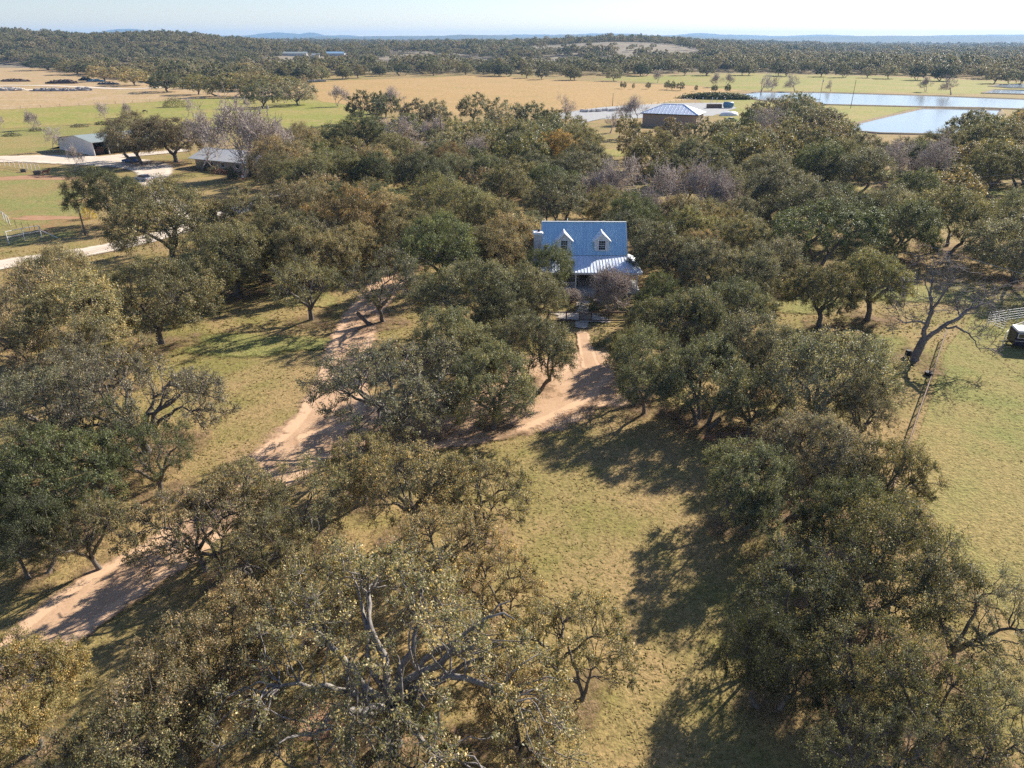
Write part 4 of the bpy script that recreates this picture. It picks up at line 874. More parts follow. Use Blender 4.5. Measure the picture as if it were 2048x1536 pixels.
# ------------------------------------------------------------------ the blue-roofed house
def seams(mb, a0, a1, b0, b1, n, r=.022, mi=0):
    """raised seams between two edges of a roof slope (eave a0-a1, ridge b0-b1)"""
    for i in range(n+1):
        t = i/n; p = Vector(a0).lerp(Vector(a1), t); q = Vector(b0).lerp(Vector(b1), t)
        if (q-p).length > .25: mb.bar(p, q, r*1.6, r*2.4, mi)
def slab(mb, quad, th, mi=0):
    n = (Vector(quad[1])-Vector(quad[0])).cross(Vector(quad[2])-Vector(quad[0])).normalized()
    if n.z < 0: n = -n
    v = [Vector(q) for q in quad]; m = len(v)
    mb.add(v+[q-n*th for q in v], [tuple(range(m)), tuple(range(2*m-1, m-1, -1))]+[(i, m+i, m+(i+1) % m, (i+1) % m) for i in range(m)], mi)
def house():
    t = thing('cottage', 'story-and-a-half cottage with blue-reflecting metal roof, two dormers and a porch', 'house', (9.7, 92, 0), R_(-1.2))
    W = 5.7; yf, yb, yr, ze, zr = 1.1, 8.3, 4.7, 4.0, 7.6
    m = MB(); m.prism([(-W+.2, yf+.1, 0), (-W+.2, yb-.1, 0), (-W+.2, yb-.1, 3.9), (-W+.2, yr, 7.35), (-W+.2, yf+.1, 3.9)], (-W+.2, 0, 0), (W-.2, 0, 0)); m.build('wall', M['stone'], t)
    m = MB(); slab(m, [(-W, yf-.02, ze-.02), (W, yf-.02, ze-.02), (W, yr, zr), (-W, yr, zr)], .09); slab(m, [(W, yb+.35, ze-.35), (-W, yb+.35, ze-.35), (-W, yr, zr), (W, yr, zr)], .09)
    seams(m, (-W+.05, yf, ze+.03), (W-.05, yf, ze+.03), (-W+.05, yr-.05, zr-.03), (W-.05, yr-.05, zr-.03), 27)
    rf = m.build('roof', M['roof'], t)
    m = MB(); m.bar((-W-.03, yr, zr+.05), (W+.03, yr, zr+.05), .24, .07)
    for sx in (-1, 1): m.bar((sx*(W+.02), yf-.05, ze-.02), (sx*(W+.02), yr, zr+.03), .11, .14); m.bar((sx*(W+.02), yb+.35, ze-.33), (sx*(W+.02), yr, zr+.03), .11, .14)
    m.build('roof_trim', M['trim'], rf)
    # porch
    pz0, pz1, py = 3.93, 2.92, -3.35; m = MB()
    slab(m, [(-W-1.5, py, pz1), (W+1.5, py, pz1), (W, yf-.05, pz0), (-W, yf-.05, pz0)], .07)
    slab(m, [(W+1.5, py, pz1), (W+1.5, yf+3.2, pz1), (W, yf+1.6, pz0), (W, yf-.05, pz0)], .07); slab(m, [(-W-1.5, yf+3.2, pz1), (-W-1.5, py, pz1), (-W, yf-.05, pz0), (-W, yf+1.6, pz0)], .07)
    seams(m, (-W, py+.03, pz1+.05), (W, py+.03, pz1+.05), (-W, yf-.1, pz0+.02), (W, yf-.1, pz0+.02), 27)
    for k in range(1, 4): m.bar((W+k*.4, py+.05, pz1+.04), (W+k*.4, py+4.3*(1-k*.27), pz1+1.0*(1-k*.27)), .035, .05)
    for sx in (-1, 1): m.bar((sx*(W+1.5), py, pz1+.04), (sx*W, yf-.05, pz0+.04), .16, .05)
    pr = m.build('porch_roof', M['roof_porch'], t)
    m = MB(); m.box((0, py+.08, pz1-.16), (2*W+2.9, .12, .22)); m.build('fascia', M['trim'], pr)
    m = MB(); m.box((0, -1.1, .30), (2*W+2.6, 4.1, .58)); m.build('porch_floor', M['concrete'], t)
    for x in (-6.6, -4.0, -1.35, 1.35, 4.0, 6.6):
        m = MB(); m.box((x, py+.30, 1.66), (.15, .15, 2.1)); m.box((x, py+.30, .66), (.22, .22, .12)); m.build('porch_post', M['trim'], t)
    m = MB()
    for a, b in ((-6.6, -4.0), (-4.0, -1.35), (1.35, 4.0), (4.0, 6.6)):
        m.bar((a+.08, py+.30, 1.45), (b-.08, py+.30, 1.45), .07); m.bar((a+.08, py+.30, .75), (b-.08, py+.30, .75), .06)
        for k in range(1, 16): x = a+(b-a)*k/16; m.bar((x, py+.30, .76), (x, py+.30, 1.44), .035)
    m.build('porch_railing', M['trim'], t)
    m = MB()
    for k in range(3): m.box((0, py-.55-.3*k+.42, .5-.17*k-.1), (2.4, .3, .2))
    m.build('porch_steps', M['concrete'], t)
    d = MB().box((0, 1.14, 1.62), (1.0, .08, 2.05)).build('door', M['wood'], t); MB().box((.38, 1.07, 1.55), (.06, .06, .12)).build('handle', M['black'], d)
    def window(x, y, z, wd, h, par):
        f = MB(); f.box((x, y, z), (wd+.2, .07, h+.2)); wn = f.build('window', M['trim'], par)
        MB().box((x, y-.03, z), (wd, .03, h)).build('pane', M['glass'], wn)
        g = MB(); g.box((x, y-.052, z), (wd, .02, .06))
        for k in (-1, 1): g.box((x, y-.050, z+k*h/4), (wd, .014, .025)); g.box((x+k*wd/6, y-.048, z), (.025, .012, h))
        g.build('glazing_bar', M['trim'], wn)
        MB().box((x, y-.05, z-h/2-.13), (wd+.3, .14, .06)).build('sill', M['trim'], wn); return wn
    for x in (-3.6, -2.0, 2.0, 3.6): window(x, 1.15, 1.8, .85, 1.4, t)
    # dormers
    for x in (-2.75, 2.30):
        y0 = 1.55; zb, zw, zp = 4.25, 5.95, 6.85; hw = .95
        m = MB(); m.prism([(x-hw, y0, zb), (x+hw, y0, zb), (x+hw, y0, zw), (x, y0, zp-.1), (x-hw, y0, zw)], (0, y0, 0), (0, y0+2.2, 0)); dm = m.build('dormer', M['white'], t)
        m = MB(); o = .27
        for s in (-1, 1): slab(m, [(x+s*(hw+o), y0-.28, zw-.24), (x+s*(hw+o), y0+1.35, zw-.24), (x, y0+2.4, zp), (x, y0-.28, zp)], .07)
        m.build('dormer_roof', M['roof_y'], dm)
        m = MB()
        for s in (-1, 1): m.bar((x+s*(hw+o), y0-.30, zw-.26), (x, y0-.30, zp-.03), .06, .13)
        m.bar((x, y0-.3, zp+.02), (x, y0+2.3, zp+.02), .16, .05); m.build('dormer_trim', M['trim'], dm)
        window(x, y0-.04, 5.22, .84, 1.2, dm)
    # chimney on the left gable
    m = MB(); m.box((-W-.55, 3.2, 3.2), (1.15, 1.5, 6.4)); ch = m.build('chimney', M['palestone'], t, bevel=.03)
    m = MB(); m.box((-W-.55, 3.2, 6.48), (1.4, 1.75, .16)); m.box((-W-.55, 3.2, 6.60), (1.2, 1.55, .09)); m.build('chimney_cap', M['trim'], ch)
    MB().tube([(-W-.45, 3.1, 6.6), (-W-.45, 3.1, 6.95)], .16, 10).build('flue', M['black'], ch)
    m = MB(); m.tube([(-W+.5, 6.2, 6), (-W+.5, 6.2, 7.6)], .06, 8); m.tube([(-2.2, 5.5, 6.6), (-2.2, 5.5, 7.9)], .05, 8); m.build('vent_pipe', M['galv'], rf)
house()
# fence, gate and garden in front of it
def garden():
    gy = 78.6; t = thing('garden_fence', 'dark wooden garden fence with wire infill in front of the cottage', 'fence', (9, gy, 0))
    for x in (-4.6, -2.6, -1.05, .35, 2.4, 4.4): MB().box((x, 0, .62), (.13, .13, 1.3)).build('post', M['wood'], t)
    for a, b in ((-4.6, -1.05), (.35, 4.4)):
        m = MB(); m.bar((a, 0, 1.2), (b, 0, 1.2), .10, .14); m.bar((a, 0, .16), (b, 0, .16), .10, .14); m.build('rail', M['wood'], t)
        m = MB(); k = int((b-a)/.18)
        for i in range(1, k): x = a+(b-a)*i/k; m.bar((x, 0, .2), (x, 0, 1.15), .012)
        m.build('wire_infill', M['galv'], t)
    g = thing('garden_gate', 'slatted wooden garden gate with rounded top between two posts', 'gate', (8.65, gy, 0))
    for i in range(10):
        x = -.62+i*.138; h = 1.12+.22*math.cos(x*2.1); MB().box((x, 0, .1+h/2), (.085, .035, h)).build('slat', M['greywood'], g)
    m = MB()
    for z in (.3, 1.0): m.bar((-.66, .04, z), (.66, .04, z), .09, .05)
    m.build('crosspiece', M['wood'], g)
garden()
def shrub_mesh(n, rx, ry, rz, leaf, seed, lum=.5):
    rng = np.random.default_rng(seed); d = rng.normal(size=(n, 3)); d /= np.linalg.norm(d, axis=1, keepdims=True); d[:, 2] = abs(d[:, 2])
    b = 1+.22*np.sin(5*d[:, 0]*rx+seed)*np.sin(4*d[:, 1]*ry+2*seed); r = rng.uniform(.55, 1.0, n)**.5*b
    pos = d*r[:, None]*np.array([rx, ry, rz]); s = rng.uniform(.6, 1.4, n)
    return leaves_mesh('foliage', pos, rng.normal(size=(n, 3)), rng.normal(size=(n, 3))+d*.8+np.array([0, 0, .6]), leaf*s, leaf*.6*s, np.clip(lum+rng.normal(size=n)*.22, 0, 1), MB(), [M['leaf'], M['bark']])
def shrub(name, x, y, rx, ry, rz, tint, n, leaf, seed, label, group=None, cat='shrub', rot=0.0):
    t = thing(name, label, cat, (x, y, float(terrain(x, y))), rot, group); o = bpy.data.objects.new('foliage', shrub_mesh(n, rx, ry, rz, leaf, seed)); COL.objects.link(o); o.parent = t
    c = TINT[tint]; o.color = (c[0], c[1], c[2], 1); m = MB(); rg = np.random.default_rng(seed)
    for k in range(5): m.tube(wig(rg, (0, 0, -.05), (rg.uniform(-.6, .6)*rx, rg.uniform(-.6, .6)*ry, rz*.75), 4, .08), np.linspace(.03, .012, 4), 4)
    m.build('stem', M['bark'], t); return t
g_ = G(1222, 628); plant('Y', g_.x, g_.y+.6, 3.4, 5.2, None, 'tall many-stemmed bare shrub in front of the right half of the porch', 'leafless winter trees', 'bare_shrub', cat='shrub')
g_ = G(1140, 603); plant('Y', g_.x, g_.y, 1.7, 1.6, None, 'low bare brown shrub below the porch steps', 'leafless winter trees', 'bare_shrub', cat='shrub')
for cx, cy, rx, rz, tint, lab in [(1170, 618, 1.5, .6, 'sage', 'grey-green low shrub in the middle of the garden bed'), (1190, 622, .7, .5, 'olive', 'small olive shrub at the right of the garden bed'), (1145, 622, .7, .5, 'khaki', 'small pale shrub at the left of the garden bed'), (1196, 690, 1.0, 1.1, 'green', 'rounded green bush right of the garden path'), (1255, 610, 1.3, 1.4, 'green', 'bright green bush at the garden\'s right end')]:
    p_ = G(cx, cy); shrub('garden_shrub', p_.x, p_.y, rx, rx*.8, rz, tint, 700, .12, cx, lab, 'shrubs of the cottage garden')
p_ = G(1195, 607); t = thing('planter', 'round clay fire bowl on the gravel behind the garden bed', 'planter', (p_.x, p_.y, 0)); m = MB(); m.tube([(0, 0, 0), (0, 0, .12), (0, 0, .4), (0, 0, .46)], [.25, .3, .5, .52], 16); m.build('bowl', M['roof_tan'], t)
p_ = G(178, 437); shrub('flowering_shrub', p_.x, p_.y, 1.6, 1.3, 2.2, 'yellow', 900, .16, 31, 'small tree with bright yellow leaves behind the leaning light pole').children[0].color = (.48, .36, .03, 1)
p_ = G(440, 350); shrub('red_shrub', p_.x, p_.y, 2.2, 1.6, 1.6, 'brown', 700, .14, 33, 'reddish bare-looking shrub in front of the ranch roof').children[0].color = (.16, .06, .06, 1)
p_ = G(465, 358); shrub('spiky_shrub', p_.x, p_.y, 1.3, 1.3, 1.7, 'dark', 600, .3, 34, 'dark spiky yucca-like shrub below the ranch house')
for i, (cx, cy, rx, rz, tint, lab) in enumerate([(405, 340, 2.6, 2.2, 'dark', 'added dark shrub at the left corner of the ranch house'), (432, 346, 2.2, 1.7, 'brown', 'added brownish shrub along the ranch house front, left'), (500, 352, 2.4, 2.1, 'dark', 'added dark shrub along the ranch house front, middle'), (520, 355, 2.0, 1.8, 'olive', 'added olive shrub along the ranch house front, right'), (545, 352, 2.6, 2.6, 'dark', 'added tall dark shrub at the right corner of the ranch house'), (458, 347, 1.8, 1.6, 'dark', 'added small dark shrub left of the yucca-like one')]):
    p_ = G(cx, cy); shrub('shadow_shrub', p_.x, p_.y, rx, rx*.7, rz, tint, 900, .2, 70+i, lab, 'added shrubs in front of the ranch house')  # shrub row added to stand in for dark shadow under the bare trees
p_ = G(1440, 200); shrub('hedge_bank', p_.x, p_.y+8, 20, 6, 3.2, 'dark', 5200, .9, 35, 'long dark green shrubby bank at the left end of the large pond', rot=R_(-12))
for i, (cx, cy, lab) in enumerate([(25, 272, 'weedy low bush at the left end of the green field\'s near edge'), (75, 262, 'weedy low bush left of the pale barn'), (160, 254, 'low bush just behind the pale barn\'s left corner'), (205, 249, 'dark round bush behind the pale barn roof'), (240, 246, 'low bush right behind the pale barn roof')]):
    p_ = G(cx, cy); shrub('field_shrub', p_.x, p_.y, 3.2, 1.6, 1.2, ['sage', 'grey', 'grey', 'dark', 'olive'][i], 700, .3, 40+i, lab, 'bushes along the green field')
p_ = G(350, 214); shrub('field_shrub', p_.x, p_.y, 6, 4, 4.5, 'olive', 2500, .35, 51, 'tall olive bush at the field edge behind the barn oaks', 'bushes along the green field')

# fallen leaves in a frayed ring under each nearer crown; grass tufts on the open lawns
def litter():
    mb = MB(); at = []; rng = random.Random(3); z = .10
    for x, y, r in CROWNS:
        if not 15 < y < 260: continue
        z += .0004; n = 16; R1 = r*rng.uniform(.85, 1.15); x += rng.uniform(-.5, .5); v = [(x, y, z)]; at.append(.55); ph = rng.uniform(0, 6)
        for s, e in ((.55, .38), (1, 0)):
            for k in range(n):
                a = 2*math.pi*k/n; q = R1*s*(1+.2*math.sin(3*a+ph)); v.append((x+q*math.cos(a), y+q*math.sin(a), z)); at.append(e)
        mb.add(v, [(0, 1+k, 1+(k+1) % n) for k in range(n)]+[(1+k, 1+n+k, 1+n+(k+1) % n, 1+(k+1) % n) for k in range(n)])
    o = mb.build('leaf_litter', M['litter']); a = o.data.attributes.new('edge', 'FLOAT', 'POINT'); a.data.foreach_set('value', at)
    tag(o, 'brown leaf litter scattered under the oak crowns', 'leaf litter', kind='stuff')
litter()
def tufts():
    rng = np.random.default_rng(8); n = 60000; y = 14+96*rng.random(n)**1.15; x = (rng.random(n)*2-1)*(y*.80+14)
    keep = np.ones(n, bool)
    for pp, ww in STRIPS:
        q = np.array([(p.x, p.y) for p in pp[::2]]); w2 = np.array(ww[::2])
        if q[:, 1].min() > 120: continue
        for a, b in zip(q, w2): keep &= (x-a[0])**2+(y-a[1])**2 > (b*.55)**2
    keep &= ~((x > 2) & (x < 18) & (y > 78) & (y < 102)); x, y = x[keep], y[keep]; n = len(x)
    pat = np.sin(x*.35+1.7*np.sin(y*.21))+np.sin(y*.42+1.3*np.sin(x*.17)); s = rng.uniform(.5, 1.25, n)*(1+.25*pat/2)*np.clip(y/70, .65, 1.15)
    V = []; F = []; lv = []
    for k in range(3):
        a = rng.uniform(0, 6.28, n); d = np.stack([np.cos(a), np.sin(a)], 1); lean = rng.normal(size=(n, 2))*.09; w_ = .05*s; h = .06*s
        b0 = np.stack([x-d[:, 0]*w_, y-d[:, 1]*w_, np.zeros(n)], 1); b1 = np.stack([x+d[:, 0]*w_, y+d[:, 1]*w_, np.zeros(n)], 1)
        t1 = np.stack([x+d[:, 0]*w_*1.5+lean[:, 0], y+d[:, 1]*w_*1.5+lean[:, 1], h], 1); t0 = np.stack([x-d[:, 0]*w_*1.5+lean[:, 0], y-d[:, 1]*w_*1.5+lean[:, 1], h*.8], 1)
        V.append(np.stack([b0, b1, t1, t0], 1).reshape(-1, 3)); lv.append(rng.random(n))
    V = np.concatenate(V); F = np.arange(len(V)).reshape(-1, 4)
    me = bpy.data.meshes.new('grass_tufts'); me.vertices.add(len(V)); me.vertices.foreach_set('co', V.astype('f').ravel()); nf = len(F); me.loops.add(nf*4); me.loops.foreach_set('vertex_index', F.astype('i').ravel()); me.polygons.add(nf); me.polygons.foreach_set('loop_start', (np.arange(nf)*4).astype('i')); me.polygons.foreach_set('loop_total', np.full(nf, 4, 'i'))
    a = me.attributes.new('lv', 'FLOAT', 'FACE'); a.data.foreach_set('value', np.concatenate(lv).astype('f')); me.update(calc_edges=True); me.materials.append(M['tuft'])
    o = bpy.data.objects.new('grass_tufts', me); COL.objects.link(o); tag(o, 'short winter grass tufts on the open lawns', 'grass', kind='stuff')
tufts()

# ------------------------------------------------------------------ other buildings
def barn():
    A, B = G(120, 299), G(190, 312); u = (A-B); L = u.length; u.normalize(); v = Vector((-u.y, u.x, 0))
    if v.x < 0: v = -v
    hB = ztop(B.y, 284.5); hA = ztop(A.y, 274); W = 17.0
    t = thing('pole_barn', 'pale sheet-metal barn open along its right side, with grey-green roof', 'barn', B)
    o = lambda a, b, z: tuple(u*a+v*b+Vector((0, 0, z)))
    zr = hB+1.1
    m = MB(); m.prism([o(0, 0, 0), o(L, 0, 0), o(L, 0, hA), o(L*.45, 0, zr), o(0, 0, hB)], (0, 0, 0), v*.12); m.build('end_wall', M['barnwall'], t)
    m = MB(); m.prism([o(L-.1, .12, 0), o(L, .12, 0), o(L, .12, hA-.1), o(L-.1, .12, hA-.1)], (0, 0, 0), v*W); m.build('back_wall', M['barnwall'], t)
    m = MB(); m.prism([o(0, W, 0), o(L, W, 0), o(L, W, hA), o(L*.45, W, zr), o(0, W, hB)], (0, 0, 0), v*.12); m.build('end_wall', M['barnwall'], t)
    m = MB(); slab(m, [o(-.5, -.35, hB-.05), o(-.5, W+.4, hB-.05), o(L*.45, W+.4, zr+.08), o(L*.45, -.35, zr+.08)], .1); slab(m, [o(L+.4, W+.4, hA-.05), o(L+.4, -.35, hA-.05), o(L*.45, -.35, zr+.08), o(L*.45, W+.4, zr+.08)], .1); m.build('roof', M['roof_green'], t)
    m = MB(); m.box(tuple(Vector(o(L*.5, W*.5, .03))), (.1, .1, .05)); 
    for k in range(5): MB().box(o(.1, W*(k+.0)/4+(.1 if k == 0 else -.1 if k == 4 else 0), hB/2), (.22, .22, hB-.1)).build('post', M['barnwall'], t)
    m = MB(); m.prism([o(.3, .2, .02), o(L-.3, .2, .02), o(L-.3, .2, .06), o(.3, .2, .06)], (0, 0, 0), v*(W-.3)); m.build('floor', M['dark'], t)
    for i, (a, b, s, nm) in enumerate(((3, 3, (2.2, 1.6, 1.5), 'crate stack'), (4, 7, (1.8, 2.4, 1.2), 'implement'))):
        c = Vector(o(a, b, s[2]/2+.07))+B; q = thing('stored_implement', ['dim rusty farm implement just inside the barn opening', 'second dim implement deeper inside the barn'][i], 'machine', (c.x, c.y, 0), .4)
        m = MB(); m.box((0, 0, s[2]/2+.07), s); m.box((0, 0, s[2]+.3), (s[0]*.5, s[1]*.6, .4)); m.build('body', M['rail'], q, bevel=.05)
        for sx in (-1, 1): MB().tube([(sx*s[0]*.55, -.12, .5), (sx*s[0]*.55, .12, .5)], .44, 12).build('wheel', M['black'], q)
barn()
def gable_house(name, label, c, L, W, h, rise, rz, wall, roof, cat='house', win=(), over=.5):
    t = thing(name, label, cat, c, rz)
    m = MB(); m.prism([(-L/2, -W/2, -.3), (-L/2, W/2, -.3), (-L/2, W/2, h), (-L/2, 0, h+rise), (-L/2, -W/2, h)], (-L/2, 0, 0), (L/2, 0, 0)); m.build('wall', wall, t)
    k = rise/(W/2); m = MB()
    for s in (-1, 1): slab(m, [(-L/2-over, s*(W/2+over), h-over*k+.06), (L/2+over, s*(W/2+over), h-over*k+.06), (L/2+over, 0, h+rise+.06), (-L/2-over, 0, h+rise+.06)], .12)
    m.build('roof', roof, t)
    for x, wd, hh in win: f = MB().box((x, -W/2-.02, h*.5), (wd, .08, hh)).build('window', M['trim'], t); MB().box((x, -W/2-.05, h*.5), (wd-.2, .06, hh-.2)).build('pane', M['glass'], f)
    return t
a, b = G(401, 336), G(538, 350); c = (a+b)/2; d = b-a
gable_house('ranch_house', 'long low ranch house with grey metal roof half hidden by bare trees', c+Vector((1, 5, 0)), d.length, 10, 2.8, 1.6, math.atan2(d.y, d.x), M['brick'], M['roof_grey'], 'house', [(-6, 1.4, 1.3), (-2, 1.4, 1.3), (3, 1.4, 1.3), (7, 1.4, 1.3)], 1.2)
c = G(838, 330); gable_house('shingle_house', 'small house with pinkish tan shingle roof between rusty trees', c+Vector((0, 4, 0)), 8.5, 7, 3.2, 2.2, R_(8), M['brick'], M['roof_tan'], 'house', [(-2, 1.2, 1.2), (2, 1.2, 1.2)])
c = G(985, 272); gable_house('low_shed', 'low pale-roofed shed glimpsed left of the green clearing', c, 7, 4, 2.4, .8, R_(4), M['barnwall'], M['roof_tan'], 'shed')
def hip_building():
    FL, FR = G(1284, 252), G(1391, 257); u = FR-FL; L = u.length; u.normalize(); v = Vector((-u.y, u.x, 0)); D = 13.0; h = ztop(FR.y, 230)
    t = thing('hip_roofed_building', 'tan walled building with blue-white hipped metal roof and one dark window', 'building', FL, math.atan2(u.y, u.x))
    m = MB(); m.box((L/2, D/2, h/2-.1), (L, D, h+.2)); m.build('wall', M['brick'], t)
    o = .8; z0 = h+.02; zr = h+3.0; y1 = -o; y2 = D+o; x1 = -o; x2 = L+o; ra, rb = (D/2, D/2, zr), (L-D/2, D/2, zr); m = MB()
    slab(m, [(x1, y1, z0), (x2, y1, z0), rb, ra], .1); slab(m, [(x2, y2, z0), (x1, y2, z0), ra, rb], .1); slab(m, [(x2, y1, z0), (x2, y2, z0), rb], .1); slab(m, [(x1, y2, z0), (x1, y1, z0), ra], .1)
    n = 16
    for i in range(n+1):
        x = x1+(x2-x1)*i/n; k = min(1, min(x-x1, x2-x)/(D/2+o)); m.bar((x, y1, z0+.06), (x, y1+(D/2+o)*k+.01, z0+.06+(zr-z0)*k), .05, .07)
    for i in range(1, 9):
        y = y1+(y2-y1)*i/9; k = min(1, min(y-y1, y2-y)/(D/2+o)); m.bar((x2, y, z0+.06), (x2-(D/2+o)*k-.01, y, z0+.06+(zr-z0)*k), .05, .07)
    m.bar((x2, y1, z0+.08), (rb[0], rb[1], zr+.08), .2, .08); m.bar(ra, rb, .25, .1); m.bar((x1, y1, z0+.08), (ra[0], ra[1], zr+.08), .2, .08); m.build('roof', M['roof_porch'], t)
    MB().box((L/2, -o+.03, z0-.16), (L+2*o, .1, .22)).build('fascia', M['black'], t)
    f = MB().box((L*.55, -.03, h*.55), (1.5, .1, 1.7)).build('window', M['black'], t); MB().box((L*.55, -.09, h*.55), (1.25, .04, 1.45)).build('pane', M['glass'], f)
    MB().box((L*.86, -.03, 1.1), (1.1, .08, 2.2)).build('door', M['roof_tan'], t)
hip_building()
for (cx, cy, wpx, hgt, dep, nm, lab, roof, wall, rz) in FARB:
    c = RT(cx, cy); wm = wpx*(c.y*CP+(CAM_H-c.z)*SP)/FPX
    gable_house(nm, lab, c, wm, dep, hgt, hgt*.55, rz, M[wall], M[roof], 'building', (), .8)

# ------------------------------------------------------------------ vehicles and machines
def car(x, y, rz, paint, label, name='parked_car', s=1.0):
    t = thing(name, label, 'car', (x, y, 0), rz, 'parked cars'); W = .88
    low = [(-2.2, .32), (2.2, .32), (2.28, .6), (2.15, .82), (1.1, .98), (-1.5, 1.0), (-2.2, .92), (-2.3, .6)]
    m = MB(); m.prism([(a, -W, b) for a, b in low], (0, -W, 0), (0, W, 0)); m.build('body', paint, t, bevel=.07)
    top = [(1.15, .97), (.35, 1.46), (-.95, 1.52), (-1.75, 1.0)]
    m = MB(); m.prism([(a, -W+.1, b) for a, b in top], (0, -W+.1, 0), (0, W-.1, 0)); m.build('cabin', M['glass'], t, bevel=.05)
    m = MB(); m.prism([(.36, -W+.14, 1.45), (-.96, -W+.14, 1.51), (-.96, -W+.14, 1.57), (.36, -W+.14, 1.51)], (0, -W+.14, 0), (0, W-.14, 0)); m.build('roof', paint, t, bevel=.03)
    for ax in (-1.35, 1.4):
        for s_ in (-1, 1):
            wv = MB().tube([(ax, s_*W-.1*s_, .33), (ax, s_*(W+.06), .33)], .33, 14).build('wheel', M['black'], t); MB().tube([(ax, s_*(W+.05), .33), (ax, s_*(W+.075), .33)], .19, 10).build('rim', M['galv'], wv)
    for s_ in (-1, 1): MB().box((2.2, s_*.6, .7), (.12, .34, .14)).build('headlight', M['trim'], t); MB().box((-2.24, s_*.62, .75), (.1, .3, .14)).build('tail_light', M['red'], t)
p_ = G(263, 325); car(p_.x, p_.y, R_(170), M['blue'], 'blue car parked on the pale yard right of the barn')
p_ = G(288, 362); car(p_.x, p_.y, R_(150), M['silver'], 'silver car glimpsed above the dark green paddock oak')
p_ = G(1463, 243); car(p_.x, p_.y, R_(20), M['white'], 'white car half hidden by trees right of the tan building')
def trailer():
    p = G(2052, 694); t = thing('horse_trailer', 'dark trailer with white roof and framed windows at the right edge', 'trailer', (p.x, p.y, 0), R_(-14))
    MB().box((.6, 0, 1.15), (4.6, 2.0, 1.5)).build('body', M['navy'], t, bevel=.08)
    MB().box((.6, 0, 2.0), (4.5, 1.95, .25)).build('roof', M['trim'], t, bevel=.1)
    for x in (-1.1, .0, 1.1, 2.2): f = MB().box((x, -1.0, 1.55), (.85, .06, .55)).build('window', M['trim'], t); MB().box((x, -1.03, 1.55), (.72, .04, .44)).build('pane', M['glass'], f)
    MB().box((.6, -1.01, .95), (4.5, .03, .06)).build('trim_strip', M['galv'], t)
    for x in (.3, 1.2):
        for s in (-1, 1): MB().tube([(x, s*.85, .36), (x, s*1.06, .36)], .36, 14).build('wheel', M['black'], t)
    MB().bar((-1.7, 0, .5), (-2.7, 0, .45), .12).build('hitch', M['black'], t)
trailer()
def backhoe():
    p = G(1634, 211.5); t = thing('backhoe', 'dark backhoe tractor with raised arm standing by the ponds', 'tractor', (p.x, p.y, 0), R_(8)); s = 1.15
    MB().prism([(-1.6*s, -.5, .7), (2.4*s, -.5, .7), (2.4*s, -.5, 1.5), (.6*s, -.5, 1.75), (-1.6*s, -.5, 1.5)], (0, -.5, 0), (0, .5, 0)).build('body', M['machine'], t, bevel=.06)
    m = MB()
    for x in (-1.2*s, .5*s):
        for y in (-.6, .6): m.bar((x, y, 1.4), (x, y, 2.95), .1)
    m.build('cab_post', M['machine'], t); MB().box((-.35*s, 0, 3.0), (2.2*s, 1.5, .14)).build('cab_roof', M['machine'], t)
    for x, r in ((-1.0*s, .85), (1.9*s, .5)):
        for y in (-.75, .75): MB().tube([(x, y-.2, r), (x, y+.2, r)], r, 16).build('wheel', M['black'], t)
    m = MB(); m.bar((-1.8*s, 0, 1.0), (-3.0*s, 0, 3.9), .3, .35); m.bar((-3.0*s, 0, 3.9), (-4.1*s, 0, 1.6), .24, .28); m.build('boom', M['galv'], t)
    MB().prism([(-4.4*s, -.4, .5), (-3.7*s, -.4, .6), (-3.9*s, -.4, 1.6), (-4.3*s, -.4, 1.6)], (0, -.4, 0), (0, .4, 0)).build('bucket', M['machine'], t)
    m = MB(); m.bar((1.2*s, .6, 1.2), (3.2*s, .6, .6), .14); m.bar((1.2*s, -.6, 1.2), (3.2*s, -.6, .6), .14); m.prism([(3.1*s, -1, .2), (3.8*s, -1, .2), (3.2*s, -1, .9)], (0, -1, 0), (0, 1, 0)); m.build('loader', M['machine'], t)
backhoe()

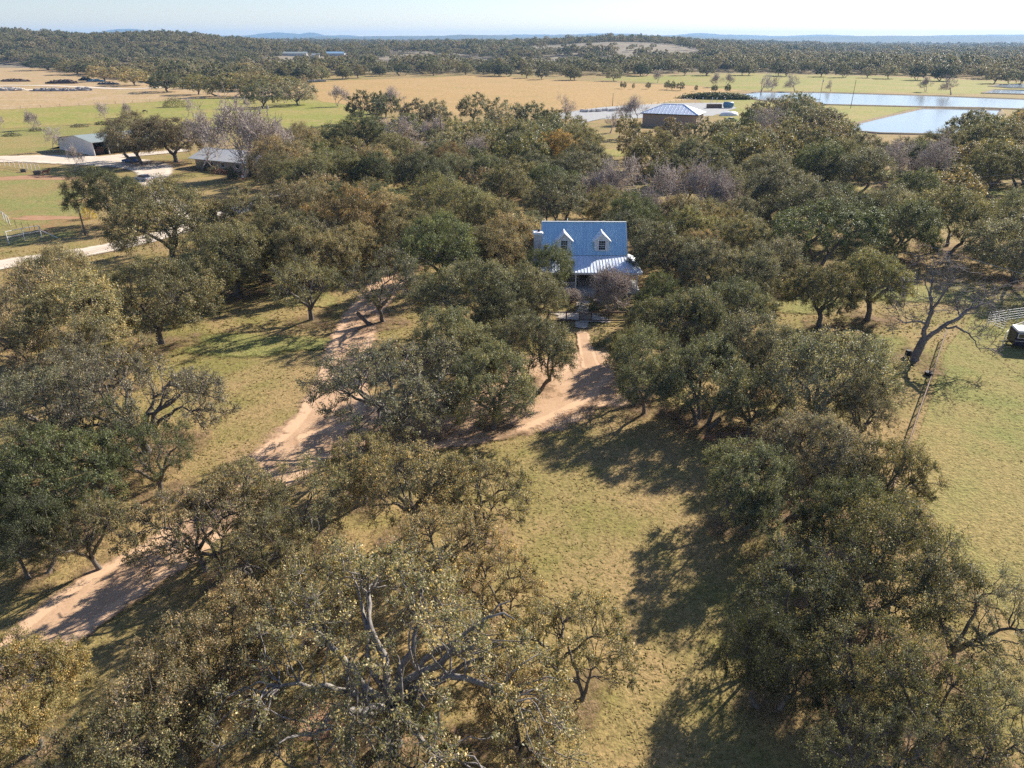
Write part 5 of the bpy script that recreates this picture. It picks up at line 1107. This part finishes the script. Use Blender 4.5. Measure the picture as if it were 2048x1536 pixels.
# ------------------------------------------------------------------ horses
def horse(x, y, rz, hide, label, graze):
    t = thing('horse', label, 'horse', (x, y, 0), rz, 'horses')
    V = [((0, 0, 1.22), .27), ((.35, 0, 1.20), .29), ((.62, 0, 1.28), .25), ((-.35, 0, 1.25), .27), ((-.66, 0, 1.25), .25)]
    E = [(0, 1), (1, 2), (0, 3), (3, 4)]
    nk = [((.85, 0, 1.20), .17), ((1.15, 0, .85), .125), ((1.32, 0, .52), .11), ((1.40, 0, .28), .08), ((1.42, 0, .12), .055)] if graze else [((.86, 0, 1.50), .18), ((1.05, 0, 1.78), .13), ((1.20, 0, 1.92), .115), ((1.42, 0, 1.80), .085), ((1.60, 0, 1.66), .06)]
    k = 2
    for v in nk: V.append(v); E.append((k, len(V)-1)); k = len(V)-1
    for sy in (-1, 1):
        o = .1*sy
        for par, leg in ((2, [((.60, .13*sy, .95), .13), ((.62+o, .14*sy, .56), .065), ((.60+o, .14*sy, .30), .045), ((.62+o, .14*sy, .08), .055), ((.66+o, .14*sy, .01), .06)]), (4, [((-.66, .14*sy, .98), .17), ((-.58-o, .14*sy, .72), .10), ((-.80-o, .14*sy, .50), .06), ((-.76-o, .14*sy, .26), .045), ((-.74-o, .14*sy, .07), .055), ((-.70-o, .14*sy, .01), .06)])):
            k = par
            for v in leg: V.append(v); E.append((k, len(V)-1)); k = len(V)-1
    me = bpy.data.meshes.new('body'); me.from_pydata([v for v, _ in V], E, []); me.materials.append(hide)
    b = bpy.data.objects.new('body', me); COL.objects.link(b); b.parent = t
    sk_ = b.modifiers.new('skin', 'SKIN'); sub = b.modifiers.new('sub', 'SUBSURF'); sub.levels = 1; sub.render_levels = 2
    for i, (_, r) in enumerate(V): me.skin_vertices[0].data[i].radius = (r*.86, r)
    me.skin_vertices[0].data[0].use_root = True; sk_.use_smooth_shade = True
    MB().tube([(-.88, 0, 1.38), (-1.02, 0, 1.2), (-1.05, 0, .85), (-1.02, 0, .55)], [.05, .08, .09, .03], 7).build('tail', M['mane'], t, True)
    h = nk; m = MB(); pts = [Vector((.62, 0, 1.52))]+[Vector(q[0])+Vector((-.06, 0, q[1]*.95)) for q in h[:3]]; m.tube([tuple(q) for q in pts], [.03, .06, .06, .035], 6); m.build('mane', M['mane'], t, True)
    hd = Vector(h[2][0])
    for sy in (-1, 1): MB().tube([tuple(hd+Vector((-.04, .07*sy, .08))), tuple(hd+Vector((-.06, .09*sy, .24)))], [.04, .008], 5).build('ear', hide, t)
p_ = G(93, 353); horse(p_.x, p_.y, R_(4), M['chestnut'], 'chestnut horse standing with raised head beside the white paddock fence', False)
p_ = G(291, 227); horse(p_.x, p_.y, R_(186), M['bayhide'], 'dark bay horse grazing in the bright green field', True)

# ------------------------------------------------------------------ fences, poles and yard things
def pipe_fence(name, label, pts, h, rails, mat, gap=2.4, r=.04, group=None, wires=0, wmat=None, postr=None, posth=None):
    w_ = [G(*q) for q in pts]; o = w_[0]; t = thing(name, label, 'fence', o, 0, group); postr = postr or r*1.4; posth = posth or h
    done = []
    for a, b in zip(w_, w_[1:]):
        a = a-o; b = b-o; n = max(1, round((b-a).length/gap))
        for k in range(n+1):
            q = a.lerp(b, k/n)
            if any((q-d).length < .3 for d in done): continue
            done.append(q); MB().tube([tuple(q+Vector((0, 0, -.1))), tuple(q+Vector((0, 0, posth)))], postr, 6).build('post', mat, t)
    if rails:
        m = MB()
        for a, b in zip(w_, w_[1:]):
            for k in range(rails): z = h*(1-k/max(1, rails)*.9) if rails > 1 else h; m.tube([tuple(a-o+Vector((0, 0, z))), tuple(b-o+Vector((0, 0, z)))], r, 6)
        m.build('rail', mat, t)
    if wires:
        m = MB()
        for a, b in zip(w_, w_[1:]):
            for k in range(wires): z = h*(.15+.8*k/wires); m.tube([tuple(a-o+Vector((0, 0, z))), tuple(b-o+Vector((0, 0, z)))], .012, 3, cap=False)
        m.build('wire', wmat or M['galv'], t)
    return t
pipe_fence('rail_fence', 'rusty pipe rail fence running down between the lawn and the right pasture', [(1889, 676), (1860, 765), (1832, 845), (1806, 925), (1780, 1000)], 1.15, 1, M['rail'], 2.6, .055, None, 5, M['rail'], .05)
pipe_fence('pipe_fence', 'white pipe fence along the far side of the paddock, left of the horse', [(-60, 318), (0, 331), (40, 336), (80, 343)], 1.6, 1, M['pipe'], 2.2, .05, 'white paddock fences', 3, M['galv'])
pipe_fence('pipe_fence', 'short white pipe fence end at the left edge of the paddock', [(-60, 430), (8, 440), (20, 450)], 1.5, 1, M['pipe'], 2.4, .05, 'white paddock fences', 3, M['galv'])
pipe_fence('pipe_fence', 'white pipe frame with mesh at the near corner of the paddock', [(18, 488), (50, 481), (84, 475)], 2.0, 2, M['pipe'], 2.4, .055, 'white paddock fences', 5, M['galv'])
a_, b_ = G(84, 475), G(116, 477); t = thing('fence_brace', 'slanting white brace pole at the right end of the paddock frame', 'brace', a_); MB().tube([(0, 0, 1.3), tuple(b_-a_+Vector((0, 0, .1)))], .055, 6).build('brace_pole', M['pipe'], t)
pipe_fence('wire_fence', 'thin wire fence on steel posts along the near side of the pale road', [(-40, 560), (15, 551), (118, 530), (170, 518), (230, 505)], 1.3, 0, M['rail'], 4.5, .03, None, 4, M['rail'], .04)
pipe_fence('wire_fence', 'wire fence on slim posts crossing the paddock\'s middle', [(20, 452), (60, 462), (84, 470)], 1.4, 0, M['greywood'], 2.5, .03, None, 4, M['rail'], .04)
pipe_fence('corral_panel', 'white five-rail corral panels along the back of the pen at right', [(1972, 652), (2012, 646), (2075, 637)], 1.65, 5, M['pipe'], 1.9, .03, 'corral panels at the right edge', 0)
pipe_fence('corral_panel', 'white corral panel across the pen beside the brown weeds', [(1976, 653), (2006, 664)], 1.5, 5, M['pipe'], 1.6, .03, 'corral panels at the right edge', 0)
pipe_fence('corral_panel', 'white corral panel at the near side of the pen, beside the trailer', [(2004, 692), (2024, 676), (2060, 664)], 1.65, 5, M['pipe'], 1.7, .03, 'corral panels at the right edge', 0)
pipe_fence('field_fence', 'post and wire fence between the tan field and the green field', [(-60, 222), (0, 219), (300, 204), (500, 191)], 1.3, 0, M['greywood'], 9, .05, None, 3, M['galv'], .07)
pipe_fence('field_fence', 'post and wire fence between hayfield and gravel yard', [(930, 232), (1150, 223), (1290, 212), (1385, 199)], 1.4, 0, M['greywood'], 7, .05, None, 3, M['galv'], .06)
pipe_fence('field_fence', 'post and wire fence on the near edge of the green field', [(300, 262), (520, 262), (650, 262)], 1.3, 0, M['greywood'], 6, .05, None, 3, M['galv'], .06)
def pole(base, ytop, label, arm=True, can=False, mat='greywood', r=.15):
    p = G(*base); h = ztop(p.y, ytop); t = thing('utility_pole', label, 'pole', p, 0, 'utility poles'); MB().tube([(0, 0, -.3), (0, 0, h)], [r, r*.65], 8).build('post', M[mat], t)
    if arm: m = MB(); m.bar((-1.1, 0, h-.5), (1.1, 0, h-.5), .12); m.build('crossarm', M[mat], t)
    if can: MB().tube([(.35, 0, h-2.3), (.35, 0, h-1.2)], .3, 10).build('transformer', M['galv'], t)
    return Vector((p.x, p.y, h))
pole((540, 262), 205, 'utility pole on the near edge of the bright green field', False, True)
P1 = pole((884, 312), 238, 'tall dark utility pole above the rusty thicket behind the house', True, False)
pole((908, 298), 262, 'short utility pole with grey transformer right of the tall dark one', False, True)
P2 = pole((1517, 216), 158, 'utility pole at the left part of the large pond', False)
P3 = pole((1701, 217), 160, 'tall utility pole standing between the two ponds', False)
pole((1642, 184), 156, 'utility pole on the far bank of the large pond', False, True)
pole((1225, 212), 186, 'slim pole at the near edge of the hayfield', False)
P4 = pole((1524, 392), 362, 'utility pole with transformer among the right-hand woods', True, True)
pole((171, 471), 414, 'bare leaning-looking light pole at the right end of the paddock', False)
def wire(a, b, sag, label):
    a, b = Vector(a), Vector(b); t = thing('power_line', label, 'wire', a, 0, 'power lines'); n = 24; m = MB()
    m.tube([tuple((b-a)*(k/n)+Vector((0, 0, -sag*4*(k/n)*(1-k/n)))) for k in range(n+1)], .022, 4); m.build('cable', M['galv'], t)
e_ = G(2250, 330, 9)
wire(P4+Vector((1, 0, -.5)), e_+Vector((0, 2, 0)), 1.2, 'upper power line crossing the right-hand woods from the transformer pole')
wire(P4+Vector((-1, 0, -.5)), e_+Vector((0, -6, -.6)), 1.2, 'lower power line crossing the right-hand woods from the transformer pole')
wire(P4+Vector((.4, 0, -1)), G(2200, 590, 7), 1.0, 'power line slanting down to the right above the side lawn')
def feeder(px, py, label, s=(1.3, .8, .7)):
    p = G(px, py); t = thing('feed_trough', label, 'trough', p, R_(10), 'feed troughs'); m = MB(); m.prism([(-s[0]*.45, -s[1]*.4, .08), (s[0]*.45, -s[1]*.4, .08), (s[0]*.5, -s[1]*.5, s[2]), (-s[0]*.5, -s[1]*.5, s[2])], (0, -s[1]*.4, 0), (0, s[1]*.5, 0)); m.build('tub', M['greywood'], t, bevel=.03)
    m = MB(); m.box((0, 0, s[2]+.01), (s[0]*.8, s[1]*.6, .04)); m.build('feed', M['dark'], t)
feeder(48, 344, 'dark feed box by the middle of the white paddock fence'); feeder(76, 349, 'dark feed box right behind the chestnut horse', (1.7, 1, .9))
def barrel():
    p = G(1814, 716); t = thing('deer_feeder', 'dark drum on three legs left of the large bare tree', 'feeder', p); t.scale = (.75, .75, .8); MB().tube([(0, 0, .35), (0, 0, .4), (0, 0, 1.05), (0, 0, 1.12)], [.36, .4, .4, .34], 14).build('drum', M['black'], t)
    for k in range(3): a = k*2.1; MB().bar((.3*math.cos(a), .3*math.sin(a), .5), (.48*math.cos(a), .48*math.sin(a), 0), .06).build('leg', M['black'], t)
    p = G(1857, 750); t = thing('round_tub', 'small dark round tub on the grass beside the rail fence\'s top end', 'tub', p); MB().tube([(0, 0, 0), (0, 0, .3), (0, 0, .34)], [.38, .42, .36], 14).build('tub', M['black'], t)  # a single round black tub
barrel()
p_ = G(486, 360); t = thing('yard_marker', 'small red and white post in the yard below the ranch house', 'marker', p_); MB().tube([(0, 0, 0), (0, 0, .5)], .22, 10).build('base', M['red'], t); MB().tube([(0, 0, .5), (0, 0, 1.1)], .2, 10).build('band', M['trim'], t); MB().tube([(0, 0, 1.1), (0, 0, 1.5)], [.2, .08], 10).build('cap', M['red'], t)
for i in range(10):
    p_ = G(616+i*3.9, 164.5-.15*i); t = thing('round_bale', 'white-wrapped round hay bale in the row at the left corner of the hayfield', 'hay bale', p_, R_(12), 'row of wrapped round bales'); MB().tube([(-.8, 0, .82), (-.72, 0, .82), (.72, 0, .82), (.8, 0, .82)], [.7, .84, .84, .7], 14).build('bale', M['hay_bale'], t)
def heap(px, py, rx, ry, rz, mat, label, name, seed, n=40, chunk=.8):
    p = G(px, py); rng = random.Random(seed); t = thing(name, label, 'heap', p, 0, 'heaps on the left tan field'); m = MB(); m.ell((0, 0, 0), (rx, ry, rz*.6), 22, 10, 0, 0, .16, rng)
    for k in range(n):
        a = rng.uniform(0, 6.28); q = rng.uniform(0, 1)**.6; s = rng.uniform(.4, 1)*chunk; m.ell((rx*q*math.cos(a), ry*q*math.sin(a), rz*.62*math.sqrt(max(0, 1-q*q))+s*.1), (s, s*.8, s*.6), 6, 4, a, 0, .25, rng)
    m.build('mound', M[mat], t); return t
heap(125, 167, 12, 4, 3.6, 'brush', 'dark reddish brush pile on the left tan field', 'brush_pile', 1, 60, 1.3)
heap(172, 161, 5, 3, 3.4, 'dark', 'black pile left in the junk row by the oaks', 'brush_pile', 2, 30, 1.1)
heap(192, 163, 7, 3, 2.4, 'tank', 'bluish junk heap right of the black pile', 'junk_heap', 3, 30, 1.0)
heap(218, 169, 9, 3, 2.0, 'machine', 'low dark junk heap under the khaki oak', 'junk_heap', 4, 34, 1.0)
heap(110, 182, 15, 3.2, 2.6, 'rubble', 'long grey rubble heap in front of the pale track', 'rubble_heap', 5, 70, 1.0)
heap(165, 181, 7, 3, 2.8, 'rubble', 'grey rubble heap at the right end of the long one', 'rubble_heap', 6, 40, 1.0)
heap(12, 181, 13, 5, 3.4, 'spoil', 'pale earth mound at the left edge of the tan field', 'spoil_heap', 7, 30, .8)
heap(30, 163, 12, 4, 2.6, 'brush', 'low brown brush pile behind the pale track', 'brush_pile', 8, 40, 1.0)
for i in range(14):
    p_ = G(1162+i*7.4+rngT.uniform(-2, 2), 224-.22*i+rngT.uniform(-.8, .8)); t = thing('stone_pallet', 'pale pallet of stone in the row along the gravel yard', 'pallet', p_, rngT.uniform(0, 1), 'pale pallets on the gravel yard'); s = rngT.uniform(.8, 1.5); m = MB(); m.box((0, 0, .08), (1.5*s, 1.2, .14)); m.build('pallet_base', M['wood'], t); m = MB(); m.box((0, 0, .55), (1.4*s, 1.1, .8)); m.box((.1, 0, 1.05), (1.0*s, .9, .2)); m.build('stone_load', M['barnwall'], t, bevel=.05)
p_ = G(1428, 216); t = thing('dumpster', 'dark brown open dumpster behind the tan building', 'dumpster', p_, R_(5)); m = MB(); m.box((0, 0, .9), (7, 2.4, 1.7)); m.build('box', M['rail'], t, bevel=.05); MB().box((0, 0, 1.78), (6.6, 2.0, .1)).build('contents', M['dark'], t)
p_ = G(1456, 216); t = thing('water_tank', 'blue tank beside the dark dumpster', 'tank', p_); MB().tube([(-2.4, 0, 1.5), (-2.1, 0, 1.5), (2.1, 0, 1.5), (2.4, 0, 1.5)], [.8, 1.3, 1.3, .8], 16).build('shell', M['tank'], t, True); MB().box((0, 0, .25), (3.5, 1.6, .5)).build('cradle', M['galv'], t)
p_ = G(1458, 231); t = thing('covered_pile', 'white tarpaulin-covered pile right of the tan building', 'pile', p_); m = MB(); m.ell((0, 0, 0), (4.5, 2.6, 1.8), 18, 10, .2, 0, .05, random.Random(4)); m.build('tarpaulin', M['trim'], t, True)
for i, (cx, cy) in enumerate([(1405, 207), (1424, 207), (1433, 207), (1449, 208), (1390, 210), (1420, 212)]):
    p_ = G(cx, cy); t = thing('vent_post', 'thin white post with cap in the yard below the shrubby bank', 'post', p_, 0, 'white capped posts of the pump yard'); MB().tube([(0, 0, 0), (0, 0, 2.6)], .08, 6).build('pipe', M['pipe'], t); MB().tube([(0, 0, 2.5), (0, 0, 2.8)], [.3, .22], 8).build('cap', M['trim'], t)

# ------------------------------------------------------------------ distant hills and the air
def hills():
    prof = [(-900, 70), (-300, 68), (0, 70), (190, 69), (215, 63), (240, 60.3), (272, 60), (310, 65), (400, 72), (495, 72), (520, 68.5), (555, 66), (600, 69), (625, 66), (655, 72), (700, 71), (740, 75.5), (775, 73), (830, 76), (900, 71), (930, 71), (960, 73), (1000, 70.5), (1060, 70), (1150, 70), (1180, 68), (1278, 69), (1292, 72), (1350, 71), (1400, 67), (1440, 70), (1500, 71), (1560, 73), (1640, 70), (1700, 72), (1760, 75), (1900, 71), (2048, 70), (2400, 70), (3000, 72)]
    for nm, D, dy, seed in (('hills', 12000, 0, 1), ('hills_near', 8000, 2.4, 2)):
        rng = np.random.default_rng(seed); px = np.arange(-900, 3000, 10); yt = np.interp(px+(0 if seed == 1 else 260), *zip(*prof))+dy+rng.normal(size=len(px))*.25
        X = (px-1024)/FPX*(D*CP); ang = (78.5-yt)*1.12/FPX*CP*CP; Z = CAM_H+D*ang; offs = [(-2300, -6), (-1500, .2), (-800, .55), (-300, .86), (0, 1), (400, .8), (1500, 0)]; v = []
        for k, x in enumerate(X):
            for o, f_ in offs: v.append((x*(1+o/D)+rng.uniform(-8, 8), D+o, -6 if f_ == -6 else max(2, Z[k])*f_+(rng.uniform(-3, 3) if 0 < f_ < 1 else 0)))
        n = len(offs); f = [(i*n+j, (i+1)*n+j, (i+1)*n+j+1, i*n+j+1) for i in range(len(X)-1) for j in range(n-1)]
        mb = MB(); mb.add(v, f); o = mb.build(nm, M['hill'], smooth=True); o['kind'] = 'structure'
hills()
hz = MB().box((0, 7050, 72), (43000, 14900, 176)).build('haze', []); tag(hz, 'thin blue air between camera and hills', 'haze', kind='stuff')
hm = bpy.data.materials.new('haze'); hm.use_nodes = True; n_ = hm.node_tree; n_.nodes.remove(n_.nodes['Principled BSDF'])
pv = node(n_, 'ShaderNodeVolumePrincipled'); pv.inputs['Color'].default_value = (.34, .62, 1, 1); pv.inputs['Density'].default_value = .000075; pv.inputs['Anisotropy'].default_value = .15
lk(n_, pv.outputs[0], n_.nodes['Material Output'].inputs['Volume']); hz.data.materials.append(hm)
